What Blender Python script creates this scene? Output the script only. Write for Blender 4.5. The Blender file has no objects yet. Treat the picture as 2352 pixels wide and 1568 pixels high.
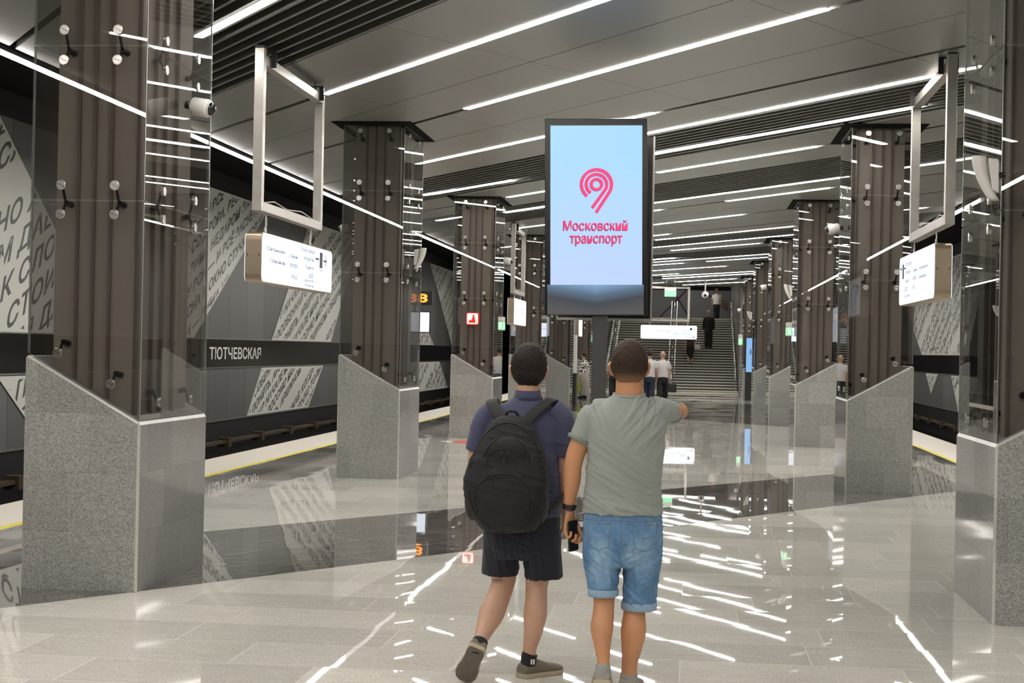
import bpy, bmesh, math, random
from mathutils import Vector, Matrix, noise
from mathutils.bvhtree import BVHTree
random.seed(7)
SC = bpy.context.scene
COL = SC.collection
PI = math.pi

# ------------------------------------------------------------------ camera
F, YAW, PIT, ROL = 3700.0, 0.1100, 0.0050, 0.0203
cam_d = bpy.data.cameras.new('camera'); cam = bpy.data.objects.new('camera', cam_d); COL.objects.link(cam)
cam_d.sensor_width = 36.0; cam_d.sensor_fit = 'HORIZONTAL'; cam_d.lens = 36.0*F/2352.0
cam_d.clip_start = 0.1; cam_d.clip_end = 400
fw = Vector((-math.sin(YAW)*math.cos(PIT), math.cos(YAW)*math.cos(PIT), math.sin(PIT)))
rt0 = Vector((math.cos(YAW), math.sin(YAW), 0)); up0 = rt0.cross(fw)
rt = rt0*math.cos(ROL)+up0*math.sin(ROL); up = -rt0*math.sin(ROL)+up0*math.cos(ROL)
cam.matrix_world = Matrix(((rt.x, up.x, -fw.x, 0), (rt.y, up.y, -fw.y, 0), (rt.z, up.z, -fw.z, 1.7), (0, 0, 0, 1)))
SC.camera = cam

# ------------------------------------------------------------------ world, exposure
w = bpy.data.worlds.new('world'); SC.world = w; w.use_nodes = True
w.node_tree.nodes['Background'].inputs[0].default_value = (0.9, 0.95, 1.0, 1)
w.node_tree.nodes['Background'].inputs[1].default_value = 0.01
SC.view_settings.view_transform = 'Standard'; SC.view_settings.look = 'None'
SC.view_settings.gamma = 1.0; SC.view_settings.use_curve_mapping = False
SC.view_settings.exposure = 0.0
SC.cycles.use_denoising = True
SC.cycles.max_bounces = 10; SC.cycles.diffuse_bounces = 4; SC.cycles.glossy_bounces = 5
SC.cycles.transparent_max_bounces = 40; SC.cycles.sample_clamp_indirect = 6.0
SC.cycles.caustics_reflective = False; SC.cycles.caustics_refractive = False
LAMP = 45.0            # radiance of the ceiling strips

# ------------------------------------------------------------------ the hall's measures (metres)
XL, XR = -3.698, 1.956          # inner faces of the two pillar rows
PW, PD = 0.820, 1.500           # pillar width and depth
Y1, DS = 10.59, 9.872           # first pillar, spacing
ZC = 4.57                       # ceiling
WL, WR = -10.3, 8.55            # track walls
EL, ER = -7.0, 5.26             # platform edges
CX0, CX1 = -6.68, 4.93          # ceiling edges
YN, YF = -24.0, 69.7            # near end, foot of the stairs

# ------------------------------------------------------------------ material helpers
def srgb(r, g, b):
    f = lambda c: (c/255/12.92) if c/255 <= 0.04045 else ((c/255+0.055)/1.055)**2.4
    return (f(r), f(g), f(b), 1)
class NT:
    def __init__(s, name):
        s.m = bpy.data.materials.new(name); s.m.use_nodes = True
        s.t = s.m.node_tree; s.n = s.t.nodes; s.l = s.t.links
        s.b = s.n['Principled BSDF']; s.out = s.n['Material Output']
    def node(s, typ, **kw):
        nd = s.n.new(typ)
        for k, v in kw.items():
            if k.startswith('i_'):
                nd.inputs[k[2:].replace('_', ' ')].default_value = v
            else: setattr(nd, k, v)
        return nd
    def math(s, op, a, b=None, c=None):
        nd = s.n.new('ShaderNodeMath'); nd.operation = op
        for i, v in enumerate((a, b, c)):
            if v is None: continue
            if isinstance(v, (int, float)): nd.inputs[i].default_value = v
            else: s.l.new(v, nd.inputs[i])
        return nd.outputs[0]
    def mix(s, fac, a, b):
        nd = s.n.new('ShaderNodeMix'); nd.data_type = 'RGBA'
        for i, v in ((0, fac), (6, a), (7, b)):
            if isinstance(v, (int, float, tuple)): nd.inputs[i].default_value = v
            else: s.l.new(v, nd.inputs[i])
        return nd.outputs[2]
    def pos(s, obj=False):
        if obj: o = s.n.new('ShaderNodeTexCoord').outputs['Object']
        else: o = s.n.new('ShaderNodeNewGeometry').outputs['Position']
        sp = s.n.new('ShaderNodeSeparateXYZ'); s.l.new(o, sp.inputs[0])
        return o, sp.outputs[0], sp.outputs[1], sp.outputs[2]
    def noise(s, vec, scale, detail=3, rough=0.5):
        nd = s.n.new('ShaderNodeTexNoise'); nd.inputs['Scale'].default_value = scale
        nd.inputs['Detail'].default_value = detail; nd.inputs['Roughness'].default_value = rough
        if vec is not None: s.l.new(vec, nd.inputs['Vector'])
        return nd
    def ramp(s, fac, stops, interp='LINEAR'):
        nd = s.n.new('ShaderNodeValToRGB'); nd.color_ramp.interpolation = interp
        e = nd.color_ramp.elements
        while len(e) < len(stops): e.new(0.5)
        for i, (p, c) in enumerate(stops): e[i].position = p; e[i].color = c
        s.l.new(fac, nd.inputs[0]); return nd.outputs[0]
    def bump(s, h, strength=0.2, dist=0.01):
        nd = s.n.new('ShaderNodeBump'); nd.inputs['Strength'].default_value = strength
        nd.inputs['Distance'].default_value = dist; s.l.new(h, nd.inputs['Height'])
        s.l.new(nd.outputs[0], s.b.inputs['Normal'])
def g(v): return (v, v, v, 1)
def mat(name, col, rough=0.5, metal=0.0, noise_amt=0.0, nscale=30, bump=0.0, spec=0.5, sheen=0.0):
    t = NT(name); t.b.inputs['Base Color'].default_value = col
    t.b.inputs['Roughness'].default_value = rough; t.b.inputs['Metallic'].default_value = metal
    t.b.inputs['Specular IOR Level'].default_value = spec
    if sheen: t.b.inputs['Sheen Weight'].default_value = sheen
    if noise_amt or bump:
        o = t.pos(True)[0]; nz = t.noise(o, nscale, 4)
        if noise_amt:
            lo = tuple(c*(1-noise_amt) for c in col[:3])+(1,); hi = tuple(min(1, c*(1+noise_amt)) for c in col[:3])+(1,)
            t.l.new(t.mix(nz.outputs['Fac'], lo, hi), t.b.inputs['Base Color'])
        if bump: t.bump(nz.outputs['Fac'], bump)
    return t.m
def emit(name, col, strength):
    t = NT(name); t.b.inputs['Base Color'].default_value = (col[0]*.3, col[1]*.3, col[2]*.3, 1)
    t.b.inputs['Emission Color'].default_value = col; t.b.inputs['Emission Strength'].default_value = strength
    return t.m

M = {}
def granite(name, base, rough, scale=150, contrast=0.5, ior=1.55):
    t = NT(name); o, x, y, z = t.pos()
    v = t.node('ShaderNodeTexVoronoi'); v.inputs['Scale'].default_value = scale; t.l.new(o, v.inputs['Vector'])
    sp = t.node('ShaderNodeSeparateColor'); t.l.new(v.outputs['Color'], sp.inputs[0])
    n1 = t.noise(o, scale*0.55, 4, .7)
    f = t.math('ADD', t.math('MULTIPLY', sp.outputs[0], .55), t.math('MULTIPLY', n1.outputs['Fac'], .45))
    c = t.ramp(f, [(.12, tuple(b*(1-contrast*1.3) for b in base)+(1,)), (.42, tuple(b*(1-contrast*.3) for b in base)+(1,)),
                   (.6, tuple(b for b in base)+(1,)), (.85, tuple(min(1, b*(1+contrast*.9)) for b in base)+(1,))])
    # slab joints: courses 0.4 m high, per-slab tone
    course = t.math('FLOOR', t.math('DIVIDE', z, .403))
    sx = t.math('ADD', t.math('ADD', x, y), t.math('MULTIPLY', course, .37))
    cell = t.math('FLOOR', t.math('DIVIDE', sx, .52))
    cmb = t.node('ShaderNodeCombineXYZ'); t.l.new(course, cmb.inputs[0]); t.l.new(cell, cmb.inputs[1])
    wn = t.node('ShaderNodeTexWhiteNoise'); wn.noise_dimensions = '3D'; t.l.new(cmb.outputs[0], wn.inputs[0])
    tone = t.math('ADD', t.math('MULTIPLY', wn.outputs[0], .22), .86)
    fz = t.math('ABSOLUTE', t.math('SUBTRACT', t.math('FRACT', t.math('DIVIDE', z, .403)), .5))
    fx = t.math('ABSOLUTE', t.math('SUBTRACT', t.math('FRACT', t.math('DIVIDE', sx, .52)), .5))
    jt = t.math('MAXIMUM', t.math('GREATER_THAN', fz, .4955), t.math('GREATER_THAN', fx, .4968))
    tone = t.math('MULTIPLY', tone, t.math('SUBTRACT', 1, t.math('MULTIPLY', jt, .25)))
    mm = t.node('ShaderNodeVectorMath'); mm.operation = 'SCALE'; t.l.new(c, mm.inputs[0]); t.l.new(tone, mm.inputs['Scale'])
    t.l.new(mm.outputs[0], t.b.inputs['Base Color'])
    t.b.inputs['Roughness'].default_value = rough; t.b.inputs['IOR'].default_value = ior
    return t.m
M['granite'] = granite('granite_honed', (.315, .31, .29), .5, 150, .48)
M['granite_pol'] = granite('granite_polished', (.29, .285, .275), .06, 170, .28, 1.6)
M['granite_edge'] = granite('granite_edge', (.50, .49, .45), .3, 200, .2)
M['granite_far'] = granite('granite_wall', (.27, .265, .25), .25, 120, .4)

def floor_mat():
    t = NT('floor_stone'); o, x, y, z = t.pos()
    S = 1.475
    c1 = t.math('SUBTRACT', y, t.math('MULTIPLY', x, S))        # along the near dark band
    d1 = t.math('MULTIPLY', t.math('GREATER_THAN', c1, 16.12), t.math('LESS_THAN', c1, 20.55))
    c2 = t.math('ADD', y, t.math('MULTIPLY', x, 1.2))
    d2 = t.math('MULTIPLY', t.math('GREATER_THAN', c2, 41.4), t.math('LESS_THAN', c2, 58.0))
    c3 = t.math('SUBTRACT', y, t.math('MULTIPLY', x, 1.475))
    d3 = t.math('MULTIPLY', t.math('GREATER_THAN', c3, 62.5), t.math('LESS_THAN', c3, 67.0))
    d4 = t.math('LESS_THAN', t.math('ADD', y, t.math('MULTIPLY', x, 1.475)), -6.0)
    dark = t.math('MAXIMUM', t.math('MAXIMUM', d1, d2), t.math('MAXIMUM', d3, d4))
    # tile grid, light: rows across the hall; dark: rows along the band
    L = math.hypot(1, S)
    ul = x; vl = y
    ud = t.math('DIVIDE', t.math('ADD', x, t.math('MULTIPLY', y, S)), L)
    vd = t.math('DIVIDE', c1, L)
    def sel(a, b): return t.math('ADD', t.math('MULTIPLY', t.math('SUBTRACT', 1, dark), a), t.math('MULTIPLY', dark, b))
    u = sel(ul, ud); v = sel(vl, vd)
    row = t.math('FLOOR', t.math('DIVIDE', t.math('ADD', v, .02), .6))
    off = t.math('MULTIPLY', t.math('MODULO', t.math('MULTIPLY', row, 3.0), 5.0), .36)
    uu = t.math('ADD', t.math('ADD', u, 40.1), off)
    col = t.math('FLOOR', t.math('DIVIDE', uu, 1.2))
    fv = t.math('ABSOLUTE', t.math('SUBTRACT', t.math('FRACT', t.math('DIVIDE', t.math('ADD', v, .02), .6)), .5))
    fu = t.math('ABSOLUTE', t.math('SUBTRACT', t.math('FRACT', t.math('DIVIDE', uu, 1.2)), .5))
    joint = t.math('MAXIMUM', t.math('GREATER_THAN', fv, .4945), t.math('GREATER_THAN', fu, .4972))
    cmb = t.node('ShaderNodeCombineXYZ'); t.l.new(row, cmb.inputs[0]); t.l.new(col, cmb.inputs[1]); t.l.new(dark, cmb.inputs[2])
    wn = t.node('ShaderNodeTexWhiteNoise'); wn.noise_dimensions = '3D'; t.l.new(cmb.outputs[0], wn.inputs[0])
    tone = t.math('ADD', t.math('MULTIPLY', wn.outputs[0], .22), .88)
    # stone grain: streaky along the tile
    mp = t.node('ShaderNodeMapping'); mp.inputs['Scale'].default_value = (2.0, 9.0, 1); t.l.new(o, mp.inputs[0])
    n1 = t.noise(mp.outputs[0], 1.6, 6, .65)
    n2 = t.noise(o, 160, 3, .7)
    gl = t.math('ADD', t.math('MULTIPLY', n1.outputs['Fac'], .5), t.math('MULTIPLY', n2.outputs['Fac'], .5))
    v3 = t.node('ShaderNodeTexVoronoi'); v3.inputs['Scale'].default_value = 210; t.l.new(o, v3.inputs['Vector'])
    sp3 = t.node('ShaderNodeSeparateColor'); t.l.new(v3.outputs['Color'], sp3.inputs[0])
    gl = t.math('ADD', t.math('MULTIPLY', gl, .62), t.math('MULTIPLY', sp3.outputs[0], .38))
    light = t.ramp(gl, [(.25, (.46, .445, .40, 1)), (.5, (.66, .64, .575, 1)), (.75, (.82, .795, .72, 1))])
    vx = t.node('ShaderNodeVectorRotate'); vx.rotation_type = 'Z_AXIS'; vx.inputs['Angle'].default_value = -math.atan(S); t.l.new(o, vx.inputs[0])
    mp2 = t.node('ShaderNodeMapping'); mp2.inputs['Scale'].default_value = (1.2, 7.0, 1); t.l.new(vx.outputs[0], mp2.inputs[0])
    n3 = t.noise(mp2.outputs[0], 3.0, 7, .7)
    dk = t.ramp(n3.outputs['Fac'], [(.3, (.06, .056, .05, 1)), (.5, (.13, .12, .108, 1)), (.66, (.28, .26, .235, 1))])
    base = t.mix(dark, light, dk)
    jcol = t.mix(dark, (.84, .82, .75, 1), (.42, .40, .36, 1))
    mm = t.node('ShaderNodeVectorMath'); mm.operation = 'SCALE'; t.l.new(base, mm.inputs[0]); t.l.new(tone, mm.inputs['Scale'])
    col1 = t.mix(joint, mm.outputs[0], jcol)
    # platform edge zone: greyer paving beyond the pillars
    xc = t.math('ABSOLUTE', t.math('ADD', x, .875))
    edge = t.math('GREATER_THAN', xc, 4.63)
    gre = t.ramp(t.math('ADD', t.math('MULTIPLY', wn.outputs[0], .6), t.math('MULTIPLY', n1.outputs['Fac'], .4)),
                 [(.2, (.15, .15, .14, 1)), (.5, (.30, .295, .27, 1)), (.8, (.46, .45, .41, 1))])
    col2 = t.mix(edge, col1, gre)
    def band(lo, hi): return t.math('MULTIPLY', t.math('GREATER_THAN', xc, lo), t.math('LESS_THAN', xc, hi))
    col2 = t.mix(band(4.52, 4.64), col2, (.52, .46, .38, 1))
    col2 = t.mix(t.math('GREATER_THAN', xc, 5.21), col2, (.80, .75, .66, 1))
    col2 = t.mix(band(5.21, 5.31), col2, (.85, .72, .06, 1))
    t.l.new(col2, t.b.inputs['Base Color'])
    # roughness: polished; white strip rougher
    r = t.math('ADD', .006, t.math('MULTIPLY', t.math('GREATER_THAN', xc, 5.21), .45))
    r = t.math('ADD', r, t.math('MULTIPLY', n2.outputs['Fac'], .012))
    t.l.new(r, t.b.inputs['Roughness']); t.b.inputs['IOR'].default_value = 1.52
    # every tile lies a hair out of level and is gently wavy
    nw = t.noise(o, 1.7, 2, .5); nw2 = t.noise(o, 4.0, 1, .5)
    def cen(c, k):
        a = t.node('ShaderNodeVectorMath'); a.operation = 'SUBTRACT'; t.l.new(c, a.inputs[0]); a.inputs[1].default_value = (.5, .5, .5)
        b = t.node('ShaderNodeVectorMath'); b.operation = 'MULTIPLY'; t.l.new(a.outputs[0], b.inputs[0]); b.inputs[1].default_value = (k, k, 0)
        return b.outputs[0]
    gm = t.node('ShaderNodeNewGeometry')
    s = gm.outputs['Normal']
    for v_ in (cen(wn.outputs['Color'], .0022), cen(nw.outputs['Color'], .0022), cen(nw2.outputs['Color'], .0006)):
        a = t.node('ShaderNodeVectorMath'); a.operation = 'ADD'; t.l.new(s, a.inputs[0]); t.l.new(v_, a.inputs[1]); s = a.outputs[0]
    nn = t.node('ShaderNodeVectorMath'); nn.operation = 'NORMALIZE'; t.l.new(s, nn.inputs[0])
    t.l.new(nn.outputs[0], t.b.inputs['Normal'])
    return t.m
M['floor'] = floor_mat()

def ceiling_mat():
    t = NT('ceiling_panels'); o, x, y, z = t.pos()
    d = t.math('SUBTRACT', y, t.math('MULTIPLY', x, 1.53))
    fr = t.math('ABSOLUTE', t.math('SUBTRACT', t.math('FRACT', t.math('DIVIDE', t.math('ADD', d, 100-11.7+2.96), 5.93)), .5))
    line = t.math('LESS_THAN', fr, .0021)
    nz = t.noise(o, 260, 2, .6)
    c = t.mix(nz.outputs['Fac'], (.24, .237, .22, 1), (.30, .295, .275, 1))
    t.l.new(t.mix(line, c, (.03, .03, .028, 1)), t.b.inputs['Base Color'])
    t.b.inputs['Roughness'].default_value = .38; t.b.inputs['Metallic'].default_value = .35
    return t.m
M['ceiling'] = ceiling_mat()

def wall_mat():
    t = NT('track_wall_panels'); o, x, y, z = t.pos()
    cell = t.math('FLOOR', t.math('DIVIDE', y, 1.47))
    wn = t.node('ShaderNodeTexWhiteNoise'); wn.noise_dimensions = '1D'; t.l.new(cell, wn.inputs['W'])
    fr = t.math('ABSOLUTE', t.math('SUBTRACT', t.math('FRACT', t.math('DIVIDE', y, 1.47)), .5))
    nz = t.noise(o, 40, 3)
    base = t.ramp(wn.outputs[0], [(0, (.15, .15, .147, 1)), (1, (.225, .225, .22, 1))])
    c = t.mix(t.math('GREATER_THAN', fr, .494), base, (.05, .05, .05, 1))
    inz = t.math('MULTIPLY', t.math('GREATER_THAN', z, 0.0), t.math('LESS_THAN', z, 5.05))
    c = t.mix(inz, (.012, .011, .010, 1), c)
    t.l.new(c, t.b.inputs['Base Color'])
    r = t.math('ADD', .42, t.math('MULTIPLY', nz.outputs['Fac'], .08)); t.l.new(r, t.b.inputs['Roughness'])
    t.l.new(t.math('MULTIPLY', inz, .45), t.b.inputs['Metallic'])
    return t.m
M['wall'] = wall_mat()
M['black'] = mat('matte_black', g(.012), .8)
M['void'] = mat('dark_void', g(.006), .95, spec=.1)
M['gloss_black'] = mat('glossy_black_band', (.014, .012, .010, 1), .12)
M['dark_metal'] = mat('dark_metal', g(.03), .35, .6, .2, 60)
M['slat'] = mat('grille_slat', (.17, .17, .15, 1), .4, .3)
M['steel'] = mat('brushed_steel', (.44, .42, .385, 1), .36, .85, .22, 9)
M['steel_shiny'] = mat('polished_steel', (.75, .74, .72, 1), .22, 1.0, .05, 40)
M['bolt'] = mat('satin_steel_disc', (.62, .60, .56, 1), .22, 1.0, .35, 45)
M['core'] = mat('column_core_paint', (.33, .295, .25, 1), .55, 0, .05, 80)
M['rib'] = mat('column_rib_paint', (.16, .13, .105, 1), .5, 0, .05, 80)
M['white_panel'] = mat('white_wall_panel', (.80, .79, .73, 1), .45, 0, .03, 6)
M['letter_grey'] = mat('grey_lettering', (.10, .10, .098, 1), .45)
M['letter_white'] = mat('white_lettering', (.85, .84, .80, 1), .5)
M['white_plastic'] = mat('white_plastic', (.72, .70, .66, 1), .35)
M['black_plastic'] = mat('black_plastic', g(.012), .25)
M['brown_pipe'] = mat('rail_guard', (.065, .045, .02, 1), .5, 0, .4, 12)
M['lamp'] = emit('strip_light', (1.0, .955, .90, 1), LAMP)
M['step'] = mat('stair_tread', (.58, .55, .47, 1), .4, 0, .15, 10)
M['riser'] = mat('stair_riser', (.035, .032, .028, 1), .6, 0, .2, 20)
def glass_mat(name, tint, tr=0.0):
    t = NT(name); t.n.remove(t.b)
    tb = t.node('ShaderNodeBsdfTransparent'); tb.inputs[0].default_value = tint
    gl = t.node('ShaderNodeBsdfGlossy'); gl.inputs['Roughness'].default_value = 0.0; gl.inputs[0].default_value = (.97, .97, .97, 1)
    ge = t.node('ShaderNodeNewGeometry'); dt = t.node('ShaderNodeVectorMath'); dt.operation = 'DOT_PRODUCT'
    t.l.new(ge.outputs['Normal'], dt.inputs[0]); t.l.new(ge.outputs['Incoming'], dt.inputs[1])
    c1 = t.math('SUBTRACT', 1, t.math('ABSOLUTE', dt.outputs['Value']))
    fr = t.math('ADD', .042, t.math('MULTIPLY', .958, t.math('POWER', c1, 5)))
    mx = t.node('ShaderNodeMixShader'); t.l.new(fr, mx.inputs[0]); t.l.new(tb.outputs[0], mx.inputs[1]); t.l.new(gl.outputs[0], mx.inputs[2])
    t.l.new(mx.outputs[0], t.out.inputs[0]); return t.m
M['glass'] = glass_mat('smoked_glass', (.805, .80, .795, 1))
M['clear'] = glass_mat('clear_glass', (.96, .98, .97, 1))
M['glass_edge'] = mat('glass_edge', (.30, .31, .29, 1), .3)

# ------------------------------------------------------------------ mesh builder
class MB:
    def __init__(s): s.v = []; s.f = []; s.mi = []; s.sm = []
    def add(s, vs, fs, mi=0, smooth=False):
        o = len(s.v); s.v += [tuple(v) for v in vs]
        for f in fs: s.f.append([i+o for i in f]); s.mi.append(mi); s.sm.append(smooth)
        return s
    def box(s, a, b, mi=0):
        x0, y0, z0 = a; x1, y1, z1 = b
        return s.add([(x0,y0,z0),(x1,y0,z0),(x1,y1,z0),(x0,y1,z0),(x0,y0,z1),(x1,y0,z1),(x1,y1,z1),(x0,y1,z1)],
              [(0,3,2,1),(4,5,6,7),(0,1,5,4),(1,2,6,5),(2,3,7,6),(3,0,4,7)], mi)
    def prism(s, poly, h0, h1, axis='z', mi=0):
        n = len(poly)
        def P(p, h):
            return (p[0], p[1], h) if axis == 'z' else ((p[0], h, p[1]) if axis == 'y' else (h, p[0], p[1]))
        vs = [P(p, h0) for p in poly]+[P(p, h1) for p in poly]
        fs = [tuple(range(n))[::-1], tuple(range(n, 2*n))]+[(i, (i+1) % n, (i+1) % n+n, i+n) for i in range(n)]
        return s.add(vs, fs, mi)
    def frame(s, d):
        d = Vector(d).normalized(); a = Vector((0, 0, 1)) if abs(d.z) < .9 else Vector((1, 0, 0))
        u = d.cross(a).normalized(); return u, d.cross(u).normalized() * -1
    def rod(s, a, b, r, r2=None, n=12, mi=0, smooth=True, caps=True):
        a, b = Vector(a), Vector(b); r2 = r if r2 is None else r2
        u, v = s.frame(b-a); vs = []
        for p, rr in ((a, r), (b, r2)):
            for i in range(n):
                t = 2*PI*i/n; vs.append(p+u*math.cos(t)*rr+v*math.sin(t)*rr)
        s.add(vs, [(i, (i+1) % n, (i+1) % n+n, i+n) for i in range(n)], mi, smooth)
        if caps: s.add(vs, [tuple(range(n))[::-1], tuple(range(n, 2*n))], mi)
        return s
    def tube(s, pts, r, n=8, mi=0, closed=False):
        pts = [Vector(p) for p in pts]; N = len(pts); rs = r if isinstance(r, (list, tuple)) else [r]*N
        vs = []; pu = None
        for k, p in enumerate(pts):
            a = pts[(k-1) % N] if (closed or k > 0) else p; b = pts[(k+1) % N] if (closed or k < N-1) else p
            d = (b-a)
            if d.length < 1e-9: d = Vector((0, 0, 1))
            d.normalize()
            if pu is None: u, _ = s.frame(d)
            else:
                u = pu - d*pu.dot(d)
                u = u.normalized() if u.length > 1e-6 else s.frame(d)[0]
            pu = u; v = d.cross(u)
            for i in range(n):
                t = 2*PI*i/n; vs.append(p+(u*math.cos(t)+v*math.sin(t))*rs[k])
        fs = []
        for k in range(N if closed else N-1):
            k2 = (k+1) % N
            for i in range(n): fs.append((k*n+i, k*n+(i+1) % n, k2*n+(i+1) % n, k2*n+i))
        if not closed: fs += [tuple(range(n))[::-1], tuple(range((N-1)*n, N*n))]
        return s.add(vs, fs, mi, True)
    def bar(s, a, b, w_, h_, mi=0, upv=(0, 0, 1)):
        a, b = Vector(a), Vector(b); d = (b-a).normalized(); u = Vector(upv)
        sd = d.cross(u)
        if sd.length < 1e-4: u = Vector((0, 1, 0)); sd = d.cross(u)
        sd.normalize(); u = sd.cross(d).normalized(); vs = []
        for p in (a, b):
            for i, j in ((-1, -1), (1, -1), (1, 1), (-1, 1)): vs.append(p+sd*i*w_/2+u*j*h_/2)
        return s.add(vs, [(3,2,1,0),(4,5,6,7),(0,1,5,4),(1,2,6,5),(2,3,7,6),(3,0,4,7)], mi)
    def ell(s, c, r, n=16, m=10, mi=0, rot=None):
        c = Vector(c); vs = []; R = rot or Matrix.Identity(3)
        for j in range(m+1):
            ph = PI*j/m
            for i in range(n):
                t = 2*PI*i/n; vs.append(c+R @ Vector((r[0]*math.sin(ph)*math.cos(t), r[1]*math.sin(ph)*math.sin(t), r[2]*math.cos(ph))))
        fs = [(j*n+i, j*n+(i+1) % n, (j+1)*n+(i+1) % n, (j+1)*n+i) for j in range(m) for i in range(n)]
        return s.add(vs, [f[::-1] for f in fs], mi, True)
    def lathe(s, c, prof, axis=(0, 0, 1), n=20, mi=0):
        c = Vector(c); d = Vector(axis).normalized(); u, v = s.frame(d); vs = []
        for r, h in prof:
            for i in range(n):
                t = 2*PI*i/n; vs.append(c+d*h+(u*math.cos(t)+v*math.sin(t))*r)
        fs = [(j*n+i, j*n+(i+1) % n, (j+1)*n+(i+1) % n, (j+1)*n+i) for j in range(len(prof)-1) for i in range(n)]
        s.add(vs, fs, mi, True); return s.add([vs[i] for i in range(n)]+[vs[-n+i] for i in range(n)], [tuple(range(n))[::-1], tuple(range(n, 2*n))], mi)
    def rings(s, rs, n=24, mi=0):
        """rs: list of (centre, u-vector, v-vector) ellipses, capped"""
        vs = []
        for c, u, v in rs:
            for i in range(n):
                t = 2*PI*i/n; vs.append(Vector(c)+Vector(u)*math.cos(t)+Vector(v)*math.sin(t))
        N = len(rs)
        fs = [(k*n+i, k*n+(i+1) % n, (k+1)*n+(i+1) % n, (k+1)*n+i) for k in range(N-1) for i in range(n)]
        fs += [tuple(range(n))[::-1], tuple(range((N-1)*n, N*n))]
        return s.add(vs, fs, mi, True)
    def mesh(s, name, mats, bevel=0, recalc=True):
        me = bpy.data.meshes.new(name); me.from_pydata(s.v, [], s.f)
        for m_ in (mats if isinstance(mats, (list, tuple)) else [mats]): me.materials.append(M[m_] if isinstance(m_, str) else m_)
        for p, mi, sm in zip(me.polygons, s.mi, s.sm): p.material_index = mi; p.use_smooth = sm
        if bevel or recalc:
            bm = bmesh.new(); bm.from_mesh(me)
            bmesh.ops.remove_doubles(bm, verts=bm.verts, dist=1e-5)
            bmesh.ops.recalc_face_normals(bm, faces=bm.faces)
            if bevel: bmesh.ops.bevel(bm, geom=list(bm.edges), offset=bevel, segments=2, affect='EDGES', profile=.5, clamp_overlap=True)
            bm.to_mesh(me); bm.free()
        return me
    def obj(s, name, mats, parent=None, bevel=0, loc=None):
        return link(name, s.mesh(name, mats, bevel), parent, loc)
def link(name, me, parent=None, loc=None):
    o = bpy.data.objects.new(name, me); COL.objects.link(o)
    if parent: o.parent = parent
    if loc: o.location = loc
    return o
def tag(o, label, cat, group=None):
    o['label'] = label; o['category'] = cat
    if group: o['group'] = group
    return o
def thing(name, label, cat, loc=(0, 0, 0), rz=0, group=None):
    o = bpy.data.objects.new(name, None); COL.objects.link(o); o.location = loc; o.rotation_euler = (0, 0, rz)
    o.empty_display_size = .1
    return tag(o, label, cat, group)
def struct(o): o['kind'] = 'structure'; return o
def tree_copy(o, parent=None):
    c = o.copy(); COL.objects.link(c); c.parent = parent
    for ch in o.children: tree_copy(ch, c)
    return c
ORD = ['first', 'second', 'third', 'fourth', 'fifth', 'sixth', 'seventh', 'eighth', 'ninth', 'tenth', 'eleventh', 'twelfth', 'thirteenth',
       'fourteenth', 'fifteenth', 'sixteenth', 'seventeenth', 'eighteenth', 'nineteenth', 'twentieth', 'twenty-first', 'twenty-second',
       'twenty-third', 'twenty-fourth', 'twenty-fifth', 'twenty-sixth', 'twenty-seventh', 'twenty-eighth', 'twenty-ninth', 'thirtieth',
       'thirty-first', 'thirty-second', 'thirty-third', 'thirty-fourth', 'thirty-fifth', 'thirty-sixth']

def text_mesh(body, size=1.0, bold=0.0, shear=0.0, extrude=0.0, align='LEFT', space=1.0, lead=1.0, font=None):
    c = bpy.data.curves.new('txt', 'FONT'); c.body = body; c.size = size; c.offset = bold; c.shear = shear
    c.extrude = extrude; c.align_x = align; c.space_character = space; c.space_line = lead; c.resolution_u = 3
    o = bpy.data.objects.new('txt', c); COL.objects.link(o)
    dg = bpy.context.evaluated_depsgraph_get(); me = bpy.data.meshes.new_from_object(o.evaluated_get(dg))
    bpy.data.objects.remove(o); bpy.data.curves.remove(c)
    me.materials.clear(); return me
def fit_text(me, w_=None, h_=None):
    xs = [v.co.x for v in me.vertices]; ys = [v.co.y for v in me.vertices]
    x0, x1, y0, y1 = min(xs), max(xs), min(ys), max(ys)
    sx = w_/(x1-x0) if w_ else 1; sy = h_/(y1-y0) if h_ else 1
    if not w_: sx = sy
    if not h_: sy = sx
    for v in me.vertices: v.co.x = (v.co.x-x0)*sx; v.co.y = (v.co.y-y0)*sy
    return me
def xform_mesh(me, Mx): me.transform(Mx); return me
def axes(o, r, u):
    r, u, o = Vector(r), Vector(u), Vector(o); n = r.normalized().cross(u.normalized())
    return Matrix(((r.x, u.x, n.x, o.x), (r.y, u.y, n.y, o.y), (r.z, u.z, n.z, o.z), (0, 0, 0, 1)))
def join_meshes(lst, name='m'):
    bm = bmesh.new()
    for me in lst: bm.from_mesh(me)
    out = bpy.data.meshes.new(name); bm.to_mesh(out); bm.free()
    for me in lst: bpy.data.meshes.remove(me)
    return out

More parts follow.
